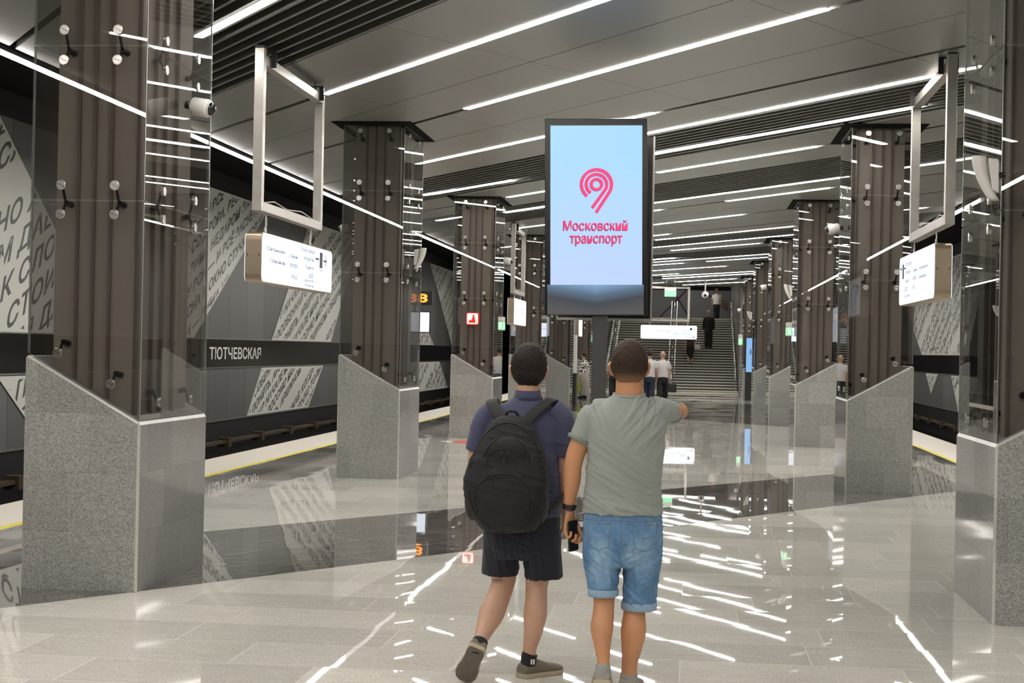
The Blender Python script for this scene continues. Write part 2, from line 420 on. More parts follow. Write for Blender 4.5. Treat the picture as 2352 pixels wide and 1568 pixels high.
# ================================================================== SETTING
b = MB(); b.box((EL, YN, -.15), (ER, YF+.05, 0)); struct(b.obj('floor', 'floor'))
b = MB(); b.box((WL-.3, YN, -1.6), (EL-.25, 110, -1.25)); struct(b.obj('trim_1', 'void'))
b = MB(); b.box((ER+.25, YN, -1.6), (WR+.3, 110, -1.25)); struct(b.obj('trim_2', 'void'))
b = MB(); b.box((EL-.25, YN, -1.6), (ER+.25, 110, -.15)); struct(b.obj('trim_3', 'black'))
b = MB(); b.box((WL-.2, YN, -1.3), (WL, 110, 5.5)); struct(b.obj('wall_left', 'wall'))
b = MB(); b.box((WR, YN, -1.3), (WR+.2, 110, 5.5)); struct(b.obj('wall_right', 'wall'))
b = MB(); b.box((WL-.2, YN-.2, -1.3), (WR+.2, YN, 5.5)); struct(b.obj('wall_near', 'void'))
# glossy black name bands on both track walls
b = MB(); b.box((WL, YN, 1.19), (WL+.03, 110, 1.785)); struct(b.obj('trim_4', 'gloss_black'))
b = MB(); b.box((WR-.03, YN, 1.17), (WR, 110, 1.785)); struct(b.obj('trim_5', 'gloss_black'))
# thin light lips above and below the bands
b = MB()
for X in (WL+.005, WR-.035):
    for Z in (1.795, 1.16, -.01): b.box((X, YN, Z), (X+.03, 110, Z+.02))
struct(b.obj('trim_6', 'steel'))
# black ceiling over the tracks and the dark plenum
b = MB(); b.box((WL-.2, YN, 5.45), (CX0, 110, 5.6)); b.box((CX1, YN, 5.45), (WR+.2, 110, 5.6))
b.box((CX0-.02, YN, ZC+.02), (CX0+.02, 69, 5.6)); b.box((CX1-.02, YN, ZC+.02), (CX1+.02, 69, 5.6)); struct(b.obj('trim_7', 'void'))
b = MB(); b.box((CX0, YN, 4.95), (CX1, 69.5, 5.1)); struct(b.obj('trim_8', 'void'))

# ceiling: diagonal panels between slots (c at x=0, slope m: y = c - m*x)
def ln(c, m, x): return c-m*x
SLOT, SEAM = .072, .010
# (c, m, kind)  kind: S slot, s seam, G0/G1 grille start/end
CL = [(-28, 1.45, 's'), (-24.5, 1.45, 'S'), (-21, 1.45, 's'), (-17.5, 1.45, 'S'), (-15.8, 1.45, 's'), (-14.1, 1.45, 'S'), (-12.6, 1.45, 'G0'), (-9.4, 1.45, 'G1'), (-7.6, 1.45, 'S'),
      (-6.0, 1.45, 's'), (-4.4, 1.45, 'S'), (-2.8, 1.45, 's'), (-1.1, 1.45, 'S'), (.6, 1.45, 's'), (2.3, 1.45, 'S'), (4.0, 1.45, 's'), (5.5, 1.45, 'S'), (7.0, 1.43, 'G0'), (10.2, 1.44, 'G1'),
      (12.07, 1.42, 'S'), (13.6, 1.45, 's'), (15.10, 1.475, 'S'), (16.9, 1.46, 's'), (18.68, 1.44, 'S'), (20.30, 1.46, 'G0'), (23.35, 1.50, 'G1'),
      (24.95, 1.51, 'S'), (26.60, 1.50, 'G0'), (29.75, 1.55, 'G1'), (31.52, 1.55, 'S'), (33.2, 1.57, 's'), (35.0, 1.55, 'S'), (36.6, 1.55, 's'), (38.3, 1.55, 'S'),
      (39.75, 1.56, 'G0'), (42.45, 1.57, 'G1'), (44.6, 1.5, 'S'), (46.0, 1.48, 'G0'), (49.45, 1.48, 'G1'), (51.3, 1.5, 'S'), (53.0, 1.5, 's'), (54.8, 1.5, 'S'), (56.3, 1.5, 's'),
      (57.95, 1.5, 'S'), (59.3, 1.5, 'G0'), (61.3, 1.53, 'G1'), (63.0, 1.5, 's'), (64.5, 1.52, 'S'), (66.2, 1.5, 's'), (67.9, 1.55, 'S'), (71, 1.55, 's'), (74.5, 1.55, 'S'), (78, 1.55, 's')]
def clip_poly(poly, ymin, ymax):
    def cut(ps, f):
        out = []
        for i in range(len(ps)):
            a, b_ = ps[i], ps[(i+1) % len(ps)]; fa, fb = f(a), f(b_)
            if fa >= 0: out.append(a)
            if (fa >= 0) != (fb >= 0):
                t = fa/(fa-fb); out.append((a[0]+(b_[0]-a[0])*t, a[1]+(b_[1]-a[1])*t))
        return out
    p = cut(poly, lambda q: q[1]-ymin)
    return cut(p, lambda q: ymax-q[1]) if p else p
cb = MB(); YCE = 69.3
for i in range(len(CL)-1):
    (c0, m0, k0), (c1, m1, k1) = CL[i], CL[i+1]
    if k0 == 'G0': continue
    h0 = {'S': SLOT, 's': SEAM}.get(k0, 0); h1 = {'S': SLOT, 's': SEAM}.get(k1, 0)
    poly = [(CX0, ln(c0, m0, CX0)+h0), (CX1, ln(c0, m0, CX1)+h0), (CX1, ln(c1, m1, CX1)-h1), (CX0, ln(c1, m1, CX0)-h1)]
    poly = clip_poly(poly, YN, YCE)
    if len(poly) >= 3: cb.prism(poly, ZC, ZC+.10)
struct(cb.obj('ceiling', 'ceiling'))
gi = 0
GRN = {20.30: 'black slatted ceiling grille between the first and second pillars on the right', 26.60: 'black slatted ceiling grille behind the second pillars',
       7.0: 'near black slatted ceiling grille at the top left beside the first pillar', 39.75: 'dark slatted ceiling grille beyond the third right pillar',
       46.0: 'dark slatted ceiling grille ahead of the fourth right pillar', 59.3: 'farthest dark ceiling grille before the stairs', -12.6: 'slatted ceiling grille mirrored in the pillar glass'}
for i in range(len(CL)-1):
    if CL[i][2] != 'G0': continue
    (c0, m0, _), (c1, m1, _) = CL[i], CL[i+1]; n = max(6, int(round((c1-c0)/.29))); gb = MB()
    for k in range(n+1):
        f = (k+.15)/(n+.3); c = c0+(c1-c0)*f; m = m0+(m1-m0)*f
        pts = clip_poly([(CX0, ln(c, m, CX0)-.03), (CX1, ln(c, m, CX1)-.03), (CX1, ln(c, m, CX1)+.03), (CX0, ln(c, m, CX0)+.03)], YN, YCE)
        if len(pts) >= 3: gb.prism(pts, ZC+.005, ZC+.085)
    tag(gb.obj('ceiling_grille', 'slat'), GRN[c0], 'grille', 'slatted ceiling grilles')

# ceiling light strips: measured ends
LT = [((-4.64, 14.687), (1.2, 6.35), 'white ceiling light strip crossing the near grille by the first left pillar'),
      ((-4.20, 18.04), (-.40, 12.64), 'long white ceiling light strip starting at the left hanging frame'),
      ((-2.72, 19.12), (1.063, 13.536), 'long white ceiling light strip above the screen, ending before the first right pillar'),
      ((-4.295, 24.87), (-1.9, 21.42), 'white ceiling light strip from the second left pillar to the left of the screen'),
      ((-.95, 20.03), (-.50, 19.42), 'short white ceiling light strip just above the top edge of the screen'),
      ((-1.8, 22.93), (2.80, 16.17), 'long white ceiling light strip reaching the right hanging frame, upper of two'),
      ((-1.9, 25.28), (2.56, 18.80), 'long white ceiling light strip along the grille, lower of the two at the right frame'),
      ((-.56, 25.83), (1.66, 22.50), 'white ceiling light strip right of the screen before the second right pillar'),
      ((2.95, 25.2), (4.1, 23.4), 'short white ceiling light strip beyond the right hanging frame'),
      ((-1.9, 32.8), (2.52, 26.05), 'long white ceiling light strip under the second grille on the right'),
      ((.635, 30.58), (2.30, 28.0), 'white ceiling light strip ending at the second right pillar'),
      ((-5.03, 29.95), (-3.04, 27.20), 'white ceiling light strip between the second and third left pillars')]
for a_, b_ in [((-3.47, 30.18), (-1.9, 27.8)), ((-3.92, 33.6), (-1.9, 30.5)), ((-4.29, 37.88), (-2.4, 35.1)), ((-1.6, 34.0), (-.67, 32.55)),
               ((-5.72, 35.9), (-4.9, 34.65)), ((-1.9, 37.9), (1.0, 33.45)), ((-1.8, 41.1), (-.60, 39.23)), ((-.92, 41.3), (2.26, 36.3)), ((-1.8, 45.4), (2.42, 38.8)),
               ((-.56, 45.4), (1.71, 42.05)), ((-1.6, 50.7), (-.51, 49.07)), ((-1.18, 51.4), (2.23, 46.3)), ((.48, 50.5), (2.19, 47.8)), ((-1.6, 53.9), (-.30, 51.9)),
               ((-1.6, 57.2), (1.08, 53.18)), ((-1.6, 60.35), (-.50, 58.7)), ((-1.06, 61.05), (2.17, 56.2)), ((-1.08, 62.9), (2.21, 57.8)), ((-1.64, 66.95), (-1.15, 66.2)),
               ((-.61, 65.43), (1.67, 61.96)), ((-.32, 68.4), (2.11, 64.6)),
               ((-5.6, 45.5), (-4.2, 43.4)), ((-5.2, 52.4), (-2.6, 48.5)), ((3.0, 33.6), (4.4, 31.4)), ((2.8, 43.9), (4.5, 41.3)),
               ((-4.5, 58.8), (-2.4, 55.7)), ((-4.4, 66.2), (-2.2, 62.9)),
               ((-4.9, 12.6), (-1.2, 7.25)), ((-3.9, 7.95), (.1, 2.15)), ((-5.4, 6.7), (-.5, -.4)), ((-.4, -.5), (3.5, -6.2)), ((-3.0, 0.0), (1.5, -6.6)), ((-4.5, -1.1), (-1, -6.2)),
               ((-3, -9.7), (2, -17)), ((-5, -6.8), (-2, -11.2)), ((1.2, 3.8), (4.2, -.6)), ((-4, -11.7), (2, -20.4))]:
    LT.append((a_, b_, None))
nfar = 0; nback = 0
for a_, b_, lab in LT:
    L = math.hypot(b_[0]-a_[0], b_[1]-a_[1])
    d = Vector((b_[0]-a_[0], b_[1]-a_[1], 0)).normalized()
    def snap(c, m): return abs(a_[1]-ln(c, m, a_[0])) < .4 and abs(b_[1]-ln(c, m, b_[0])) < .4
    for c_, m_, k_ in CL:
        if k_ == 'S' and snap(c_, m_): a_ = (a_[0], ln(c_, m_, a_[0])); b_ = (b_[0], ln(c_, m_, b_[0])); break
    A_ = Vector((a_[0], a_[1], ZC+.02)); B_ = Vector((b_[0], b_[1], ZC+.02))
    grp = 'diagonal ceiling light strips'
    if lab is None:
        if A_.y > 15: nfar += 1; lab = 'white ceiling light strip, %s of the shorter strips counted towards the stairs' % ORD[nfar-1]
        else: nback += 1; lab = 'white ceiling light strip mirrored in the near pillar glass, %s from the viewer' % ORD[nback-1]; grp = 'light strips behind the viewer'
    o = MB().bar(A_+Vector((0, 0, .02)), B_+Vector((0, 0, .02)), .070, .05).obj('ceiling_light', 'dark_metal'); tag(o, lab, 'light', grp)
    MB().bar(A_+Vector((0, 0, -.0165)), B_+Vector((0, 0, -.0165)), .084, .015).obj('diffuser', 'lamp', o)
for X, Z, nm, dx in ((-6.78, 4.52, 'left', -1), (5.03, 4.50, 'right', 1)):
    o = MB().box((X-.056, YN+.2, Z+.004), (X+.056, 69, Z+.075)).obj('platform_light', 'dark_metal')
    tag(o, 'continuous white light line above the %s platform edge' % nm, 'light')
    MB().box((X-.050, YN+.3, Z-.008), (X+.050, 68.9, Z+.004)).obj('diffuser', 'lamp', o)

# track-side cable guard along the foot of the left and right walls
for X, s_, nm in ((WL+.45, 1, 'left'), (WR-.45, -1, 'right')):
    o = thing('rail_guard', 'brown conductor rail cover with lumpy brackets at the foot of the %s track wall' % nm, 'rail', (X, 0, 0))
    r_ = MB().box((-.08, YN, -.42), (.08, 100, -.36)); r_.obj('guard_rail', 'brown_pipe', o)
    br = MB().box((-.12, -.12, -.5), (.12, .12, -.30)).mesh('bracket', 'brown_pipe')
    for k in range(25): link('bracket', br, o, (0, 12+2.7*k, 0))
    for dx in (.6, 2.12):
        rl = MB().box((s_*(dx+.35)-.035, YN, -1.25), (s_*(dx+.35)+.035, 100, -1.1)).obj('running_rail', 'steel', o)

# ================================================================== PILLARS
def z_in(): return 1.151
def make_pillar(side):
    """origin: inner front corner on the floor, +x towards the hall's middle for the left row; mirrored for the right"""
    s = 1 if side == 'L' else -1
    t = thing('pillar', 'x', 'pillar')
    X = lambda v: s*v                      # v<=0 lies inside the pillar (away from the hall)
    ho, hi, fl = 1.594, 1.151, .03
    prof = [(X(-PW), 0), (X(0), 0), (X(0), hi), (X(-PW+fl), ho), (X(-PW), ho)]
    bb = MB(); bb.prism(prof, 0, PD+.02, 'y', 0); me = bb.mesh('granite_base', ['granite', 'granite_pol', 'granite_edge'])
    bm = bmesh.new(); bm.from_mesh(me)
    for f in bm.faces:
        f.material_index = 1 if abs(f.normal.x) > .9 else 0
    ed = [e for e in bm.edges if not all(abs(v.co.z) < 1e-4 for v in e.verts)]
    bmesh.ops.bevel(bm, geom=ed, offset=.016, segments=1, affect='EDGES', material=2)
    bm.to_mesh(me); bm.free(); link('granite_base', me, t)
    # steel-clad core
    c0, c1, y0, y1 = -.673, -.105, .13, 1.31
    top = ZC+.3
    MB().box((X(c0), y0, .9), (X(c1), y1, top)).obj('column_core', 'core', t)
    for xr in (-.513, -.399, -.279):
        MB().box((X(xr)-.010, y0-.028, 1.0), (X(xr)+.010, y0, top-.3)).obj('core_rib', 'rib', t)
    MB().box((X(-.088)-.006, y0-.02, 1.1), (X(-.088)+.012, y0+.03, top-.3)).obj('core_rib', 'rib', t)
    for yr in (.45, .67, .92):
        MB().box((X(c1)-.03 if s < 0 else X(c1), yr-.010, 1.0), (X(c1)+.03 if s > 0 else X(c1), yr+.010, top-.3)).obj('core_rib', 'rib', t)
    # smoked glass: front, inner side, outer side, back, in three courses
    gx0, gx1, gy0, gy1, th = -.807, -.008, .008, PD, .012
    zs = [None, 2.658, 3.716, ZC+.05]
    slope = lambda x: hi+(ho-hi)*(-x)/(PW-fl)+.012
    gp = .005
    def pane(poly, h0, h1, axis):
        bb = MB(); bb.prism(poly, h0, h1, axis, 0); me = bb.mesh('glass_panel', ['glass', 'glass_edge'])
        big = max(p.area for p in me.polygons)
        for p in me.polygons: p.material_index = 0 if p.area > big*.3 else 1
        link('glass_panel', me, t)
    for k in range(3):
        z0, z1 = zs[k], zs[k+1]-gp
        za = slope(gx0) if k == 0 else z0+gp; zb = slope(gx1) if k == 0 else z0+gp
        P = [(X(gx0), za), (X(gx1), zb), (X(gx1), z1), (X(gx0), z1)]
        pane(P, gy0, gy0+th, 'y'); pane(P, gy1-th, gy1, 'y')
        P = [(gy0+.018, zb), (gy1-.018, zb), (gy1-.018, z1), (gy0+.018, z1)]
        pane(P, X(gx1)-(0 if s < 0 else th), X(gx1)+(th if s < 0 else 0), 'x')
        P = [(gy0+.018, za), (gy1-.018, za), (gy1-.018, z1), (gy0+.018, z1)]
        pane(P, X(gx0)-(th if s < 0 else 0), X(gx0)+(0 if s < 0 else th), 'x')
    # round bolts and their spider brackets
    def mkbolt(ax, sl):
        q = MB(); q.rod((0, 0, 0), Vector(ax)*.012, .034, n=28, smooth=False); q.rod(Vector(ax)*.012, Vector(ax)*.0135, .031, .029, n=28, smooth=False)
        q.bar(Vector(ax)*.0136-Vector(sl)*.026, Vector(ax)*.0136+Vector(sl)*.026, .003, .0012, 1, ax); return q.mesh('glass_bolt', ['bolt', 'dark_metal'])
    bolt = mkbolt((0, -1, 0), (.9, 0, -.43)); bolts = mkbolt((s, 0, 0), (0, .8, -.6))
    arm = MB()
    for xo in (-.59, -.212):
        for z in (4.492, 3.822, 3.617, 2.762, 2.564, 1.617 if xo < -.4 else 1.410):
            link('glass_bolt', bolt, t, (X(xo), gy0, z))
    def spider(p, q, zz):
        b_ = MB(); b_.rod(q, (Vector(q)+(Vector(p)-Vector(q))*.6), .022, .018, 10)
        hub = Vector(q)+(Vector(p)-Vector(q))*.6
        for z in zz: b_.rod(hub, (p[0], p[1], z), .010, .009, 8)
        b_.obj('spider_bracket', 'dark_metal', t)
    for xo in (-.59, -.212):
        for zc_, zz in ((3.70, (3.822, 3.617)), (2.655, (2.762, 2.564)), (4.40, (4.492,)), (1.70 if xo < -.4 else 1.49, (1.617 if xo < -.4 else 1.41,))):
            spider((X(xo), gy0+th, zc_), (X(xo+.025*1), y0, zc_-.02), zz)
    for yo in (.405, 1.13):
        for z in (4.492, 3.822, 3.617, 2.762, 2.564, 1.278): link('glass_bolt', bolts, t, (X(gx1), yo, z))
        for zc_, zz in ((3.70, (3.822, 3.617)), (2.655, (2.762, 2.564)), (4.40, (4.492,)), (1.36, (1.278,))):
            spider((X(gx1-th), yo, zc_), (X(c1), yo+.03, zc_-.02), zz)
    # black plates stand in for the shade inside the ceiling recess round the pillar
    cm = MB()
    for a_, b_ in (((-PW-.09, -.28), (.12, -.0)), ((-PW-.09, PD), (.12, PD+.14)), ((-PW-.09, 0), (-PW, PD)), ((0.005, 0), (.12, PD))):
        cm.box((min(X(a_[0]), X(b_[0])), a_[1], ZC-.012), (max(X(a_[0]), X(b_[0])), b_[1], ZC+.02))
    cm.box((min(X(-PW), X(0.005)), 0, ZC+.001), (max(X(-PW), X(0.005)), PD, ZC+.004))
    cm.obj('recess_shade_plate', 'void', t)
    return t
PIL = {}
NP = 6
for side, nm, xx in (('L', 'left', XL), ('R', 'right', XR)):
    base = make_pillar(side)
    for n in range(NP):
        o = base if n == 0 else tree_copy(base)
        o.location = (xx, Y1+DS*n, 0)
        o['label'] = 'granite and smoked glass pillar, %s in the %s row' % (['nearest', 'second', 'third', 'fourth', 'fifth', 'sixth and farthest'][n], nm)
        o['group'] = 'granite and glass pillars'
        PIL[(side, n)] = o
#PART2

# ================================================================== WALL PANELS WITH POEMS
POEM = {'a': ['НАМ НЕ ДАНО ПРЕДУГАДАТЬ, КАК СЛОВО НАШЕ ОТЗОВЁТСЯ, ', 'И НАМ СОЧУВСТВИЕ ДАЁТСЯ, КАК НАМ ДАЁТСЯ БЛАГОДАТЬ. ', 'ОНИ ПРИШЛИ НЕ СЛУЧАЙНО, НО ЖИЗНЬ СТОИТ КОВАРНЫМ СНОМ, '],
        'b': ['ЗИМА НЕДАРОМ ЗЛИТСЯ, ПРОШЛА ЕЁ ПОРА — ', 'ВЕСНА В ОКНО СТУЧИТСЯ И ГОНИТ СО ДВОРА. ', 'И ВСЁ ЗАСУЕТИЛОСЬ, ВСЁ НУДИТ ЗИМУ ВОН — '],
        'c': ['УМОМ РОССИЮ НЕ ПОНЯТЬ, АРШИНОМ ОБЩИМ НЕ ИЗМЕРИТЬ: ', 'У НЕЙ ОСОБЕННАЯ СТАТЬ — В РОССИЮ МОЖНО ТОЛЬКО ВЕРИТЬ. ', 'ЛЮБЛЮ ГРОЗУ В НАЧАЛЕ МАЯ, КОГДА ВЕСЕННИЙ, ПЕРВЫЙ ГРОМ, '],
        'd': ['ЕСТЬ В ОСЕНИ ПЕРВОНАЧАЛЬНОЙ КОРОТКАЯ, НО ДИВНАЯ ПОРА — ', 'ВЕСЬ ДЕНЬ СТОИТ КАК БЫ ХРУСТАЛЬНЫЙ, И ЛУЧЕЗАРНЫ ВЕЧЕРА. ', 'ТЕНИ СИЗЫЕ СМЕСИЛИСЬ, ЦВЕТ ПОБЛЕКНУЛ, ЗВУК УСНУЛ; ']}
def wall_panel(side, poly, key, size, lead, label, angle=23, wide=1.65):
    """poly in (Y, Z) on the wall; convex"""
    X = WL if side == 'L' else WR; sg = 1 if side == 'L' else -1
    area = sum(poly[i][0]*poly[(i+1) % len(poly)][1]-poly[(i+1) % len(poly)][0]*poly[i][1] for i in range(len(poly)))
    if area < 0: poly = poly[::-1]
    pb = MB(); pb.prism(poly, X+sg*.006, X+sg*.018, 'x'); o = pb.obj('text_panel', 'white_panel')
    tag(o, label, 'wall panel', 'white poem panels on the track walls')
    # lettering in the plane: local u along +Y (left wall) or -Y (right wall)
    ys = [p[0] for p in poly]; zs_ = [p[1] for p in poly]
    a = math.radians(angle); ms = []
    P2 = [(p[0]*sg, p[1]) for p in poly]
    if sg < 0: P2 = P2[::-1]
    u0, u1 = min(p[0] for p in P2), max(p[0] for p in P2); v0, v1 = min(zs_), max(zs_)
    T = math.tan(a); v = v0-(u1-u0)*T-.5; k = 0
    while v < v1+.3:
        body = POEM[key][k % 3]; body = body*4
        me = text_mesh(body, size*1.38, .010, .52, 0, space=1.05)
        for q in me.vertices: q.co.x *= wide
        me.transform(Matrix.Translation((u0-.6, v, 0)) @ Matrix.Rotation(a, 4, 'Z') @ Matrix.Translation((-.5-((k*7) % 5)*.9, 0, 0))); ms.append(me)
        k += 1; v += lead*(1.0 if k % 6 else 1.9)
    me = join_meshes(ms, 'lettering'); bm = bmesh.new(); bm.from_mesh(me)
    n = len(P2)
    for i in range(n):
        p, q = Vector((P2[i][0], P2[i][1], 0)), Vector((P2[(i+1) % n][0], P2[(i+1) % n][1], 0))
        d = (q-p).normalized(); nrm = Vector((-d.y, d.x, 0))
        bmesh.ops.bisect_plane(bm, geom=list(bm.verts)+list(bm.edges)+list(bm.faces), plane_co=p+nrm*.05, plane_no=nrm, clear_inner=True)
    bm.to_mesh(me); bm.free()
    me.transform(axes((X+sg*.0195, 0, 0), (0, sg, 0), (0, 0, 1)))
    me.materials.append(M['letter_grey'])
    link('lettering', me, o)
    return o
wp = wall_panel
wp('L', [(14.0, 1.81), (25.2, 1.81), (25.2, 3.5), (22.95, 5.05), (14.0, 5.05)], 'a', .30, .52, 'white wall panel with large slanted poem letters at the left edge of the photo')
wp('L', [(25.4, 1.81), (32.65, 1.81), (38.5, 5.05), (29.5, 5.05), (25.4, 2.6)], 'b', .20, .42, 'white wall panel with slanted poem text above the station name, left of the hanging sign')
wp('L', [(23.1, 1.14), (27.5, 1.14), (25.4, .02), (24.9, .02)], 'a', .30, .5, 'small white wall wedge below the black band at the left edge')
wp('L', [(38.97, 1.81), (45.55, 1.81), (49.2, 5.05), (42.7, 5.05)], 'c', .20, .40, 'white slanted poem panel on the left track wall directly below and behind the hanging sign')
wp('L', [(36.88, .02), (42.95, .02), (44.65, 1.14), (38.1, 1.14)], 'c', .18, .34, 'white slanted poem panel below the black band left of the second left pillar')
wp('L', [(64.3, 1.81), (59.2, 1.81), (57.0, 2.6), (58.6, 3.9)], 'd', .3, .5, 'white triangular poem panel behind the second left pillar, above the black band')
wp('L', [(69.4, 1.81), (76.0, 1.81), (76.0, 5.05), (63.1, 5.05)], 'd', .3, .5, 'white poem panel with a steep left edge beside the third left pillar')
wp('L', [(58.5, .02), (68.27, .02), (65.9, 1.14), (56.5, 1.14)], 'd', .3, .5, 'white poem panel below the black band between the second and third left pillars')
wp('R', [(60.85, 1.81), (51.0, 1.81), (47.5, 5.05), (69.0, 5.05)], 'c', .3, .5, 'large white poem panel on the right track wall under the right hanging sign')
wp('R', [(59.8, 1.14), (56.9, 1.14), (58.42, .43)], 'd', .25, .4, 'small white downward triangle below the black band on the right track wall')
wp('R', [(54.1, 1.14), (48.0, 1.14), (48.5, .02), (52.6, .02)], 'c', .25, .45, 'white poem wedge below the black band at the first right pillar')
wp('R', [(24, 1.81), (33, 1.81), (38, 5.05), (28, 5.05)], 'a', .34, .5, 'white poem panel on the right track wall hidden by the nearest right pillar')
# station name on the band
me = fit_text(text_mesh('ТЮТЧЕВСКАЯ', 1, .018), 4.18, .275)
me.transform(axes((WL+.032, 33.74, 1.352), (0, 1, 0), (0, 0, 1))); me.materials.append(M['letter_white'])
tag(link('station_name', me), 'white station name letters ТЮТЧЕВСКАЯ on the black wall band', 'lettering')

# ================================================================== HANGING FRAMES AND SIGNS
M['sign_face'] = emit('sign_face', (.80, .89, 1.0, 1), 1.15)
M['sign_text'] = mat('sign_text', (.03, .035, .07, 1), .5)
M['bronze'] = mat('bronze_sign_case', (.42, .34, .25, 1), .33, .85, .1, 15)
def rrect(w_, h_, r, n=5):
    out = []
    for cx, cy, a0 in ((w_/2-r, h_/2-r, 0), (-w_/2+r, h_/2-r, 90), (-w_/2+r, -h_/2+r, 180), (w_/2-r, -h_/2+r, 270)):
        for i in range(n+1):
            a = math.radians(a0+90*i/n); out.append((cx+r*math.cos(a), cy+r*math.sin(a)))
    return out
def hanging_frame(a, b_, z0, z1, label, tube=.092, susp=True):
    """frame in the vertical plane from a to b (xy), between heights z0 and z1"""
    a3, b3 = Vector((a[0], a[1], 0)), Vector((b_[0], b_[1], 0)); d = (b3-a3).normalized(); nrm = Vector((-d.y, d.x, 0))
    t = thing('sign_frame', label, 'frame', ((a3+b3)/2)); o = (a3+b3)/2; L = (b3-a3).length; h = tube/2
    def seg(p, q):
        m_ = MB()
        up_ = (0, 0, 1) if abs((q-p).z) < .1 else tuple(nrm)
        return m_.bar(p, q, tube, tube, 0, up_)
    pa, pb = -d*(L/2-h), d*(L/2-h)
    Z = Vector((0, 0, 1))
    seg(pa+Z*z0, pa+Z*(z1+.06)).obj('post', 'steel', t, .004)
    seg(pb+Z*z0, pb+Z*z1).obj('post', 'steel', t, .004)
    cp = MB(); cp.bar(pa+Z*(z1+.055), pa+Z*(z1+.085), tube*1.04, tube*1.04, 0, tuple(nrm)); cp.obj('post_cap', 'dark_metal', t, .003)
    seg(pa+Z*(z0+h)+d*h, pb+Z*(z0+h)-d*h).obj('bottom_rail', 'steel', t, .004)
    seg(pa+Z*(z1-h)+d*h, pb+Z*(z1-h)-d*h).obj('top_rail', 'steel', t, .004)
    for p in (pa, pb):
        q = p*.82
        m_ = MB(); m_.rod(q+Z*z1, q+Z*(ZC+.08), .008); m_.bar(q+nrm*.07+Z*(z1-.09), q+nrm*.07+Z*(z1+.07), .05, .012, 0, tuple(d))
        m_.bar(q+nrm*.07+Z*(z1+.06), q-nrm*.07+Z*(z1+.06), .05, .012); m_.bar(q-nrm*.07+Z*(z1-.09), q-nrm*.07+Z*(z1+.07), .05, .012, 0, tuple(d))
        m_.obj('hanger_clamp', 'dark_metal', t)
    pts = [pa*.8+Z*(z0+tube+.01), pa*.5+Z*(z0+tube+.05), pa*.1+Z*(z0+tube+.015), pb*.4+Z*(z0+tube+.05), pb*.85+Z*(z0+tube+.01)]
    MB().tube(pts, .006).obj('cable', 'white_plastic', t)
    return t
def light_sign(a, b_, z0, z1, th, label, faces, text, lit_both=True, hooks=(), ztop=None):
    a3, b3 = Vector((a[0], a[1], 0)), Vector((b_[0], b_[1], 0)); d = (b3-a3).normalized()
    L = (b3-a3).length; o = (a3+b3)/2; n = Vector((d.y, -d.x, 0))       # n: outward normal of the read face, d = its reading direction
    t = thing('direction_sign', label, 'sign', o); H = z1-z0; zc = (z0+z1)/2
    def place(me, off, flip=False):
        dd, nn = (d, n) if not flip else (-d, -n)
        me.transform(axes(nn*off+Vector((0, 0, zc)), dd, (0, 0, 1))); return me
    cs = MB(); cs.prism(rrect(L, H, .07), -th/2, th/2, 'z'); me = cs.mesh('case', 'bronze', .008); link('case', place(me, 0), t)
    for fl in ((False, True) if lit_both else (False,)):
        fm = MB(); fm.prism(rrect(L-.02, H-.02, .06), th/2, th/2+.006, 'z'); link('light_face', place(fm.mesh('light_face', 'sign_face'), 0, fl), t)
        ms = []
        for (s_, x, y, h_, wd) in text:
            if s_ == '#sq':
                q = MB(); q.prism([(x, y), (x+wd, y), (x+wd, y+h_), (x, y+h_)], 0, .001, 'z'); ms.append(q.mesh('q', 'sign_text'))
            elif s_ == '#ar':
                q = MB(); q.prism([(x, y+h_*.42), (x+wd, y+h_*.42), (x+wd, y+h_*.58), (x, y+h_*.58)], 0, .001, 'z')
                q.prism([(x+wd*.55, y), (x+wd*.7, y), (x+wd*1.1, y+h_*.5), (x+wd*.95, y+h_*.5)], 0, .001, 'z')
                q.prism([(x+wd*.95, y+h_*.5), (x+wd*1.1, y+h_*.5), (x+wd*.7, y+h_), (x+wd*.55, y+h_)], 0, .001, 'z'); ms.append(q.mesh('q', 'sign_text'))
            else:
                m_ = fit_text(text_mesh(s_, 1, .008), wd, h_); m_.transform(Matrix.Translation((x, y, 0))); ms.append(m_)
        for me in ms:
            me.materials.clear(); me.materials.append(M['sign_text'])
            for p in me.polygons: p.material_index = 0
            link('lettering', place(me, th/2+.0075, fl), t)
    for f in hooks:
        p = d*(f*L/2); q = MB()
        q.tube([p+Vector((0, 0, z1+.04))+Vector((math.cos(k*PI/5)*0, 0, 0))+d*math.cos(k*PI/5)*.025+Vector((0, 0, math.sin(k*PI/5)*.025)) for k in range(10)], .008, 6, closed=True)
        q.rod(p+Vector((0, 0, z1-.01)), p+Vector((0, 0, z1+.02)), .012)
        q.bar(p+Vector((0, 0, z1+.05)), p+Vector((0, 0, ztop)), .018, .004, 0, tuple(n)); q.tube([p+d*.02+Vector((0, 0, z1+.05)), p+d*.05+Vector((0, 0, (z1+ztop)/2)), p+d*.035+Vector((0, 0, ztop))], .004, 6)
        q.obj('hook', 'white_plastic', t)
    for s_ in (-1, 1):
        for e in (-.35, .35):
            q = MB(); p = d*s_*(L/2-.001)+n*e*th; q.rod(p+Vector((0, 0, zc+.02)), p+d*s_*.004+Vector((0, 0, zc+.02)), .007, n=10); q.obj('screw', 'black', t)
    return t
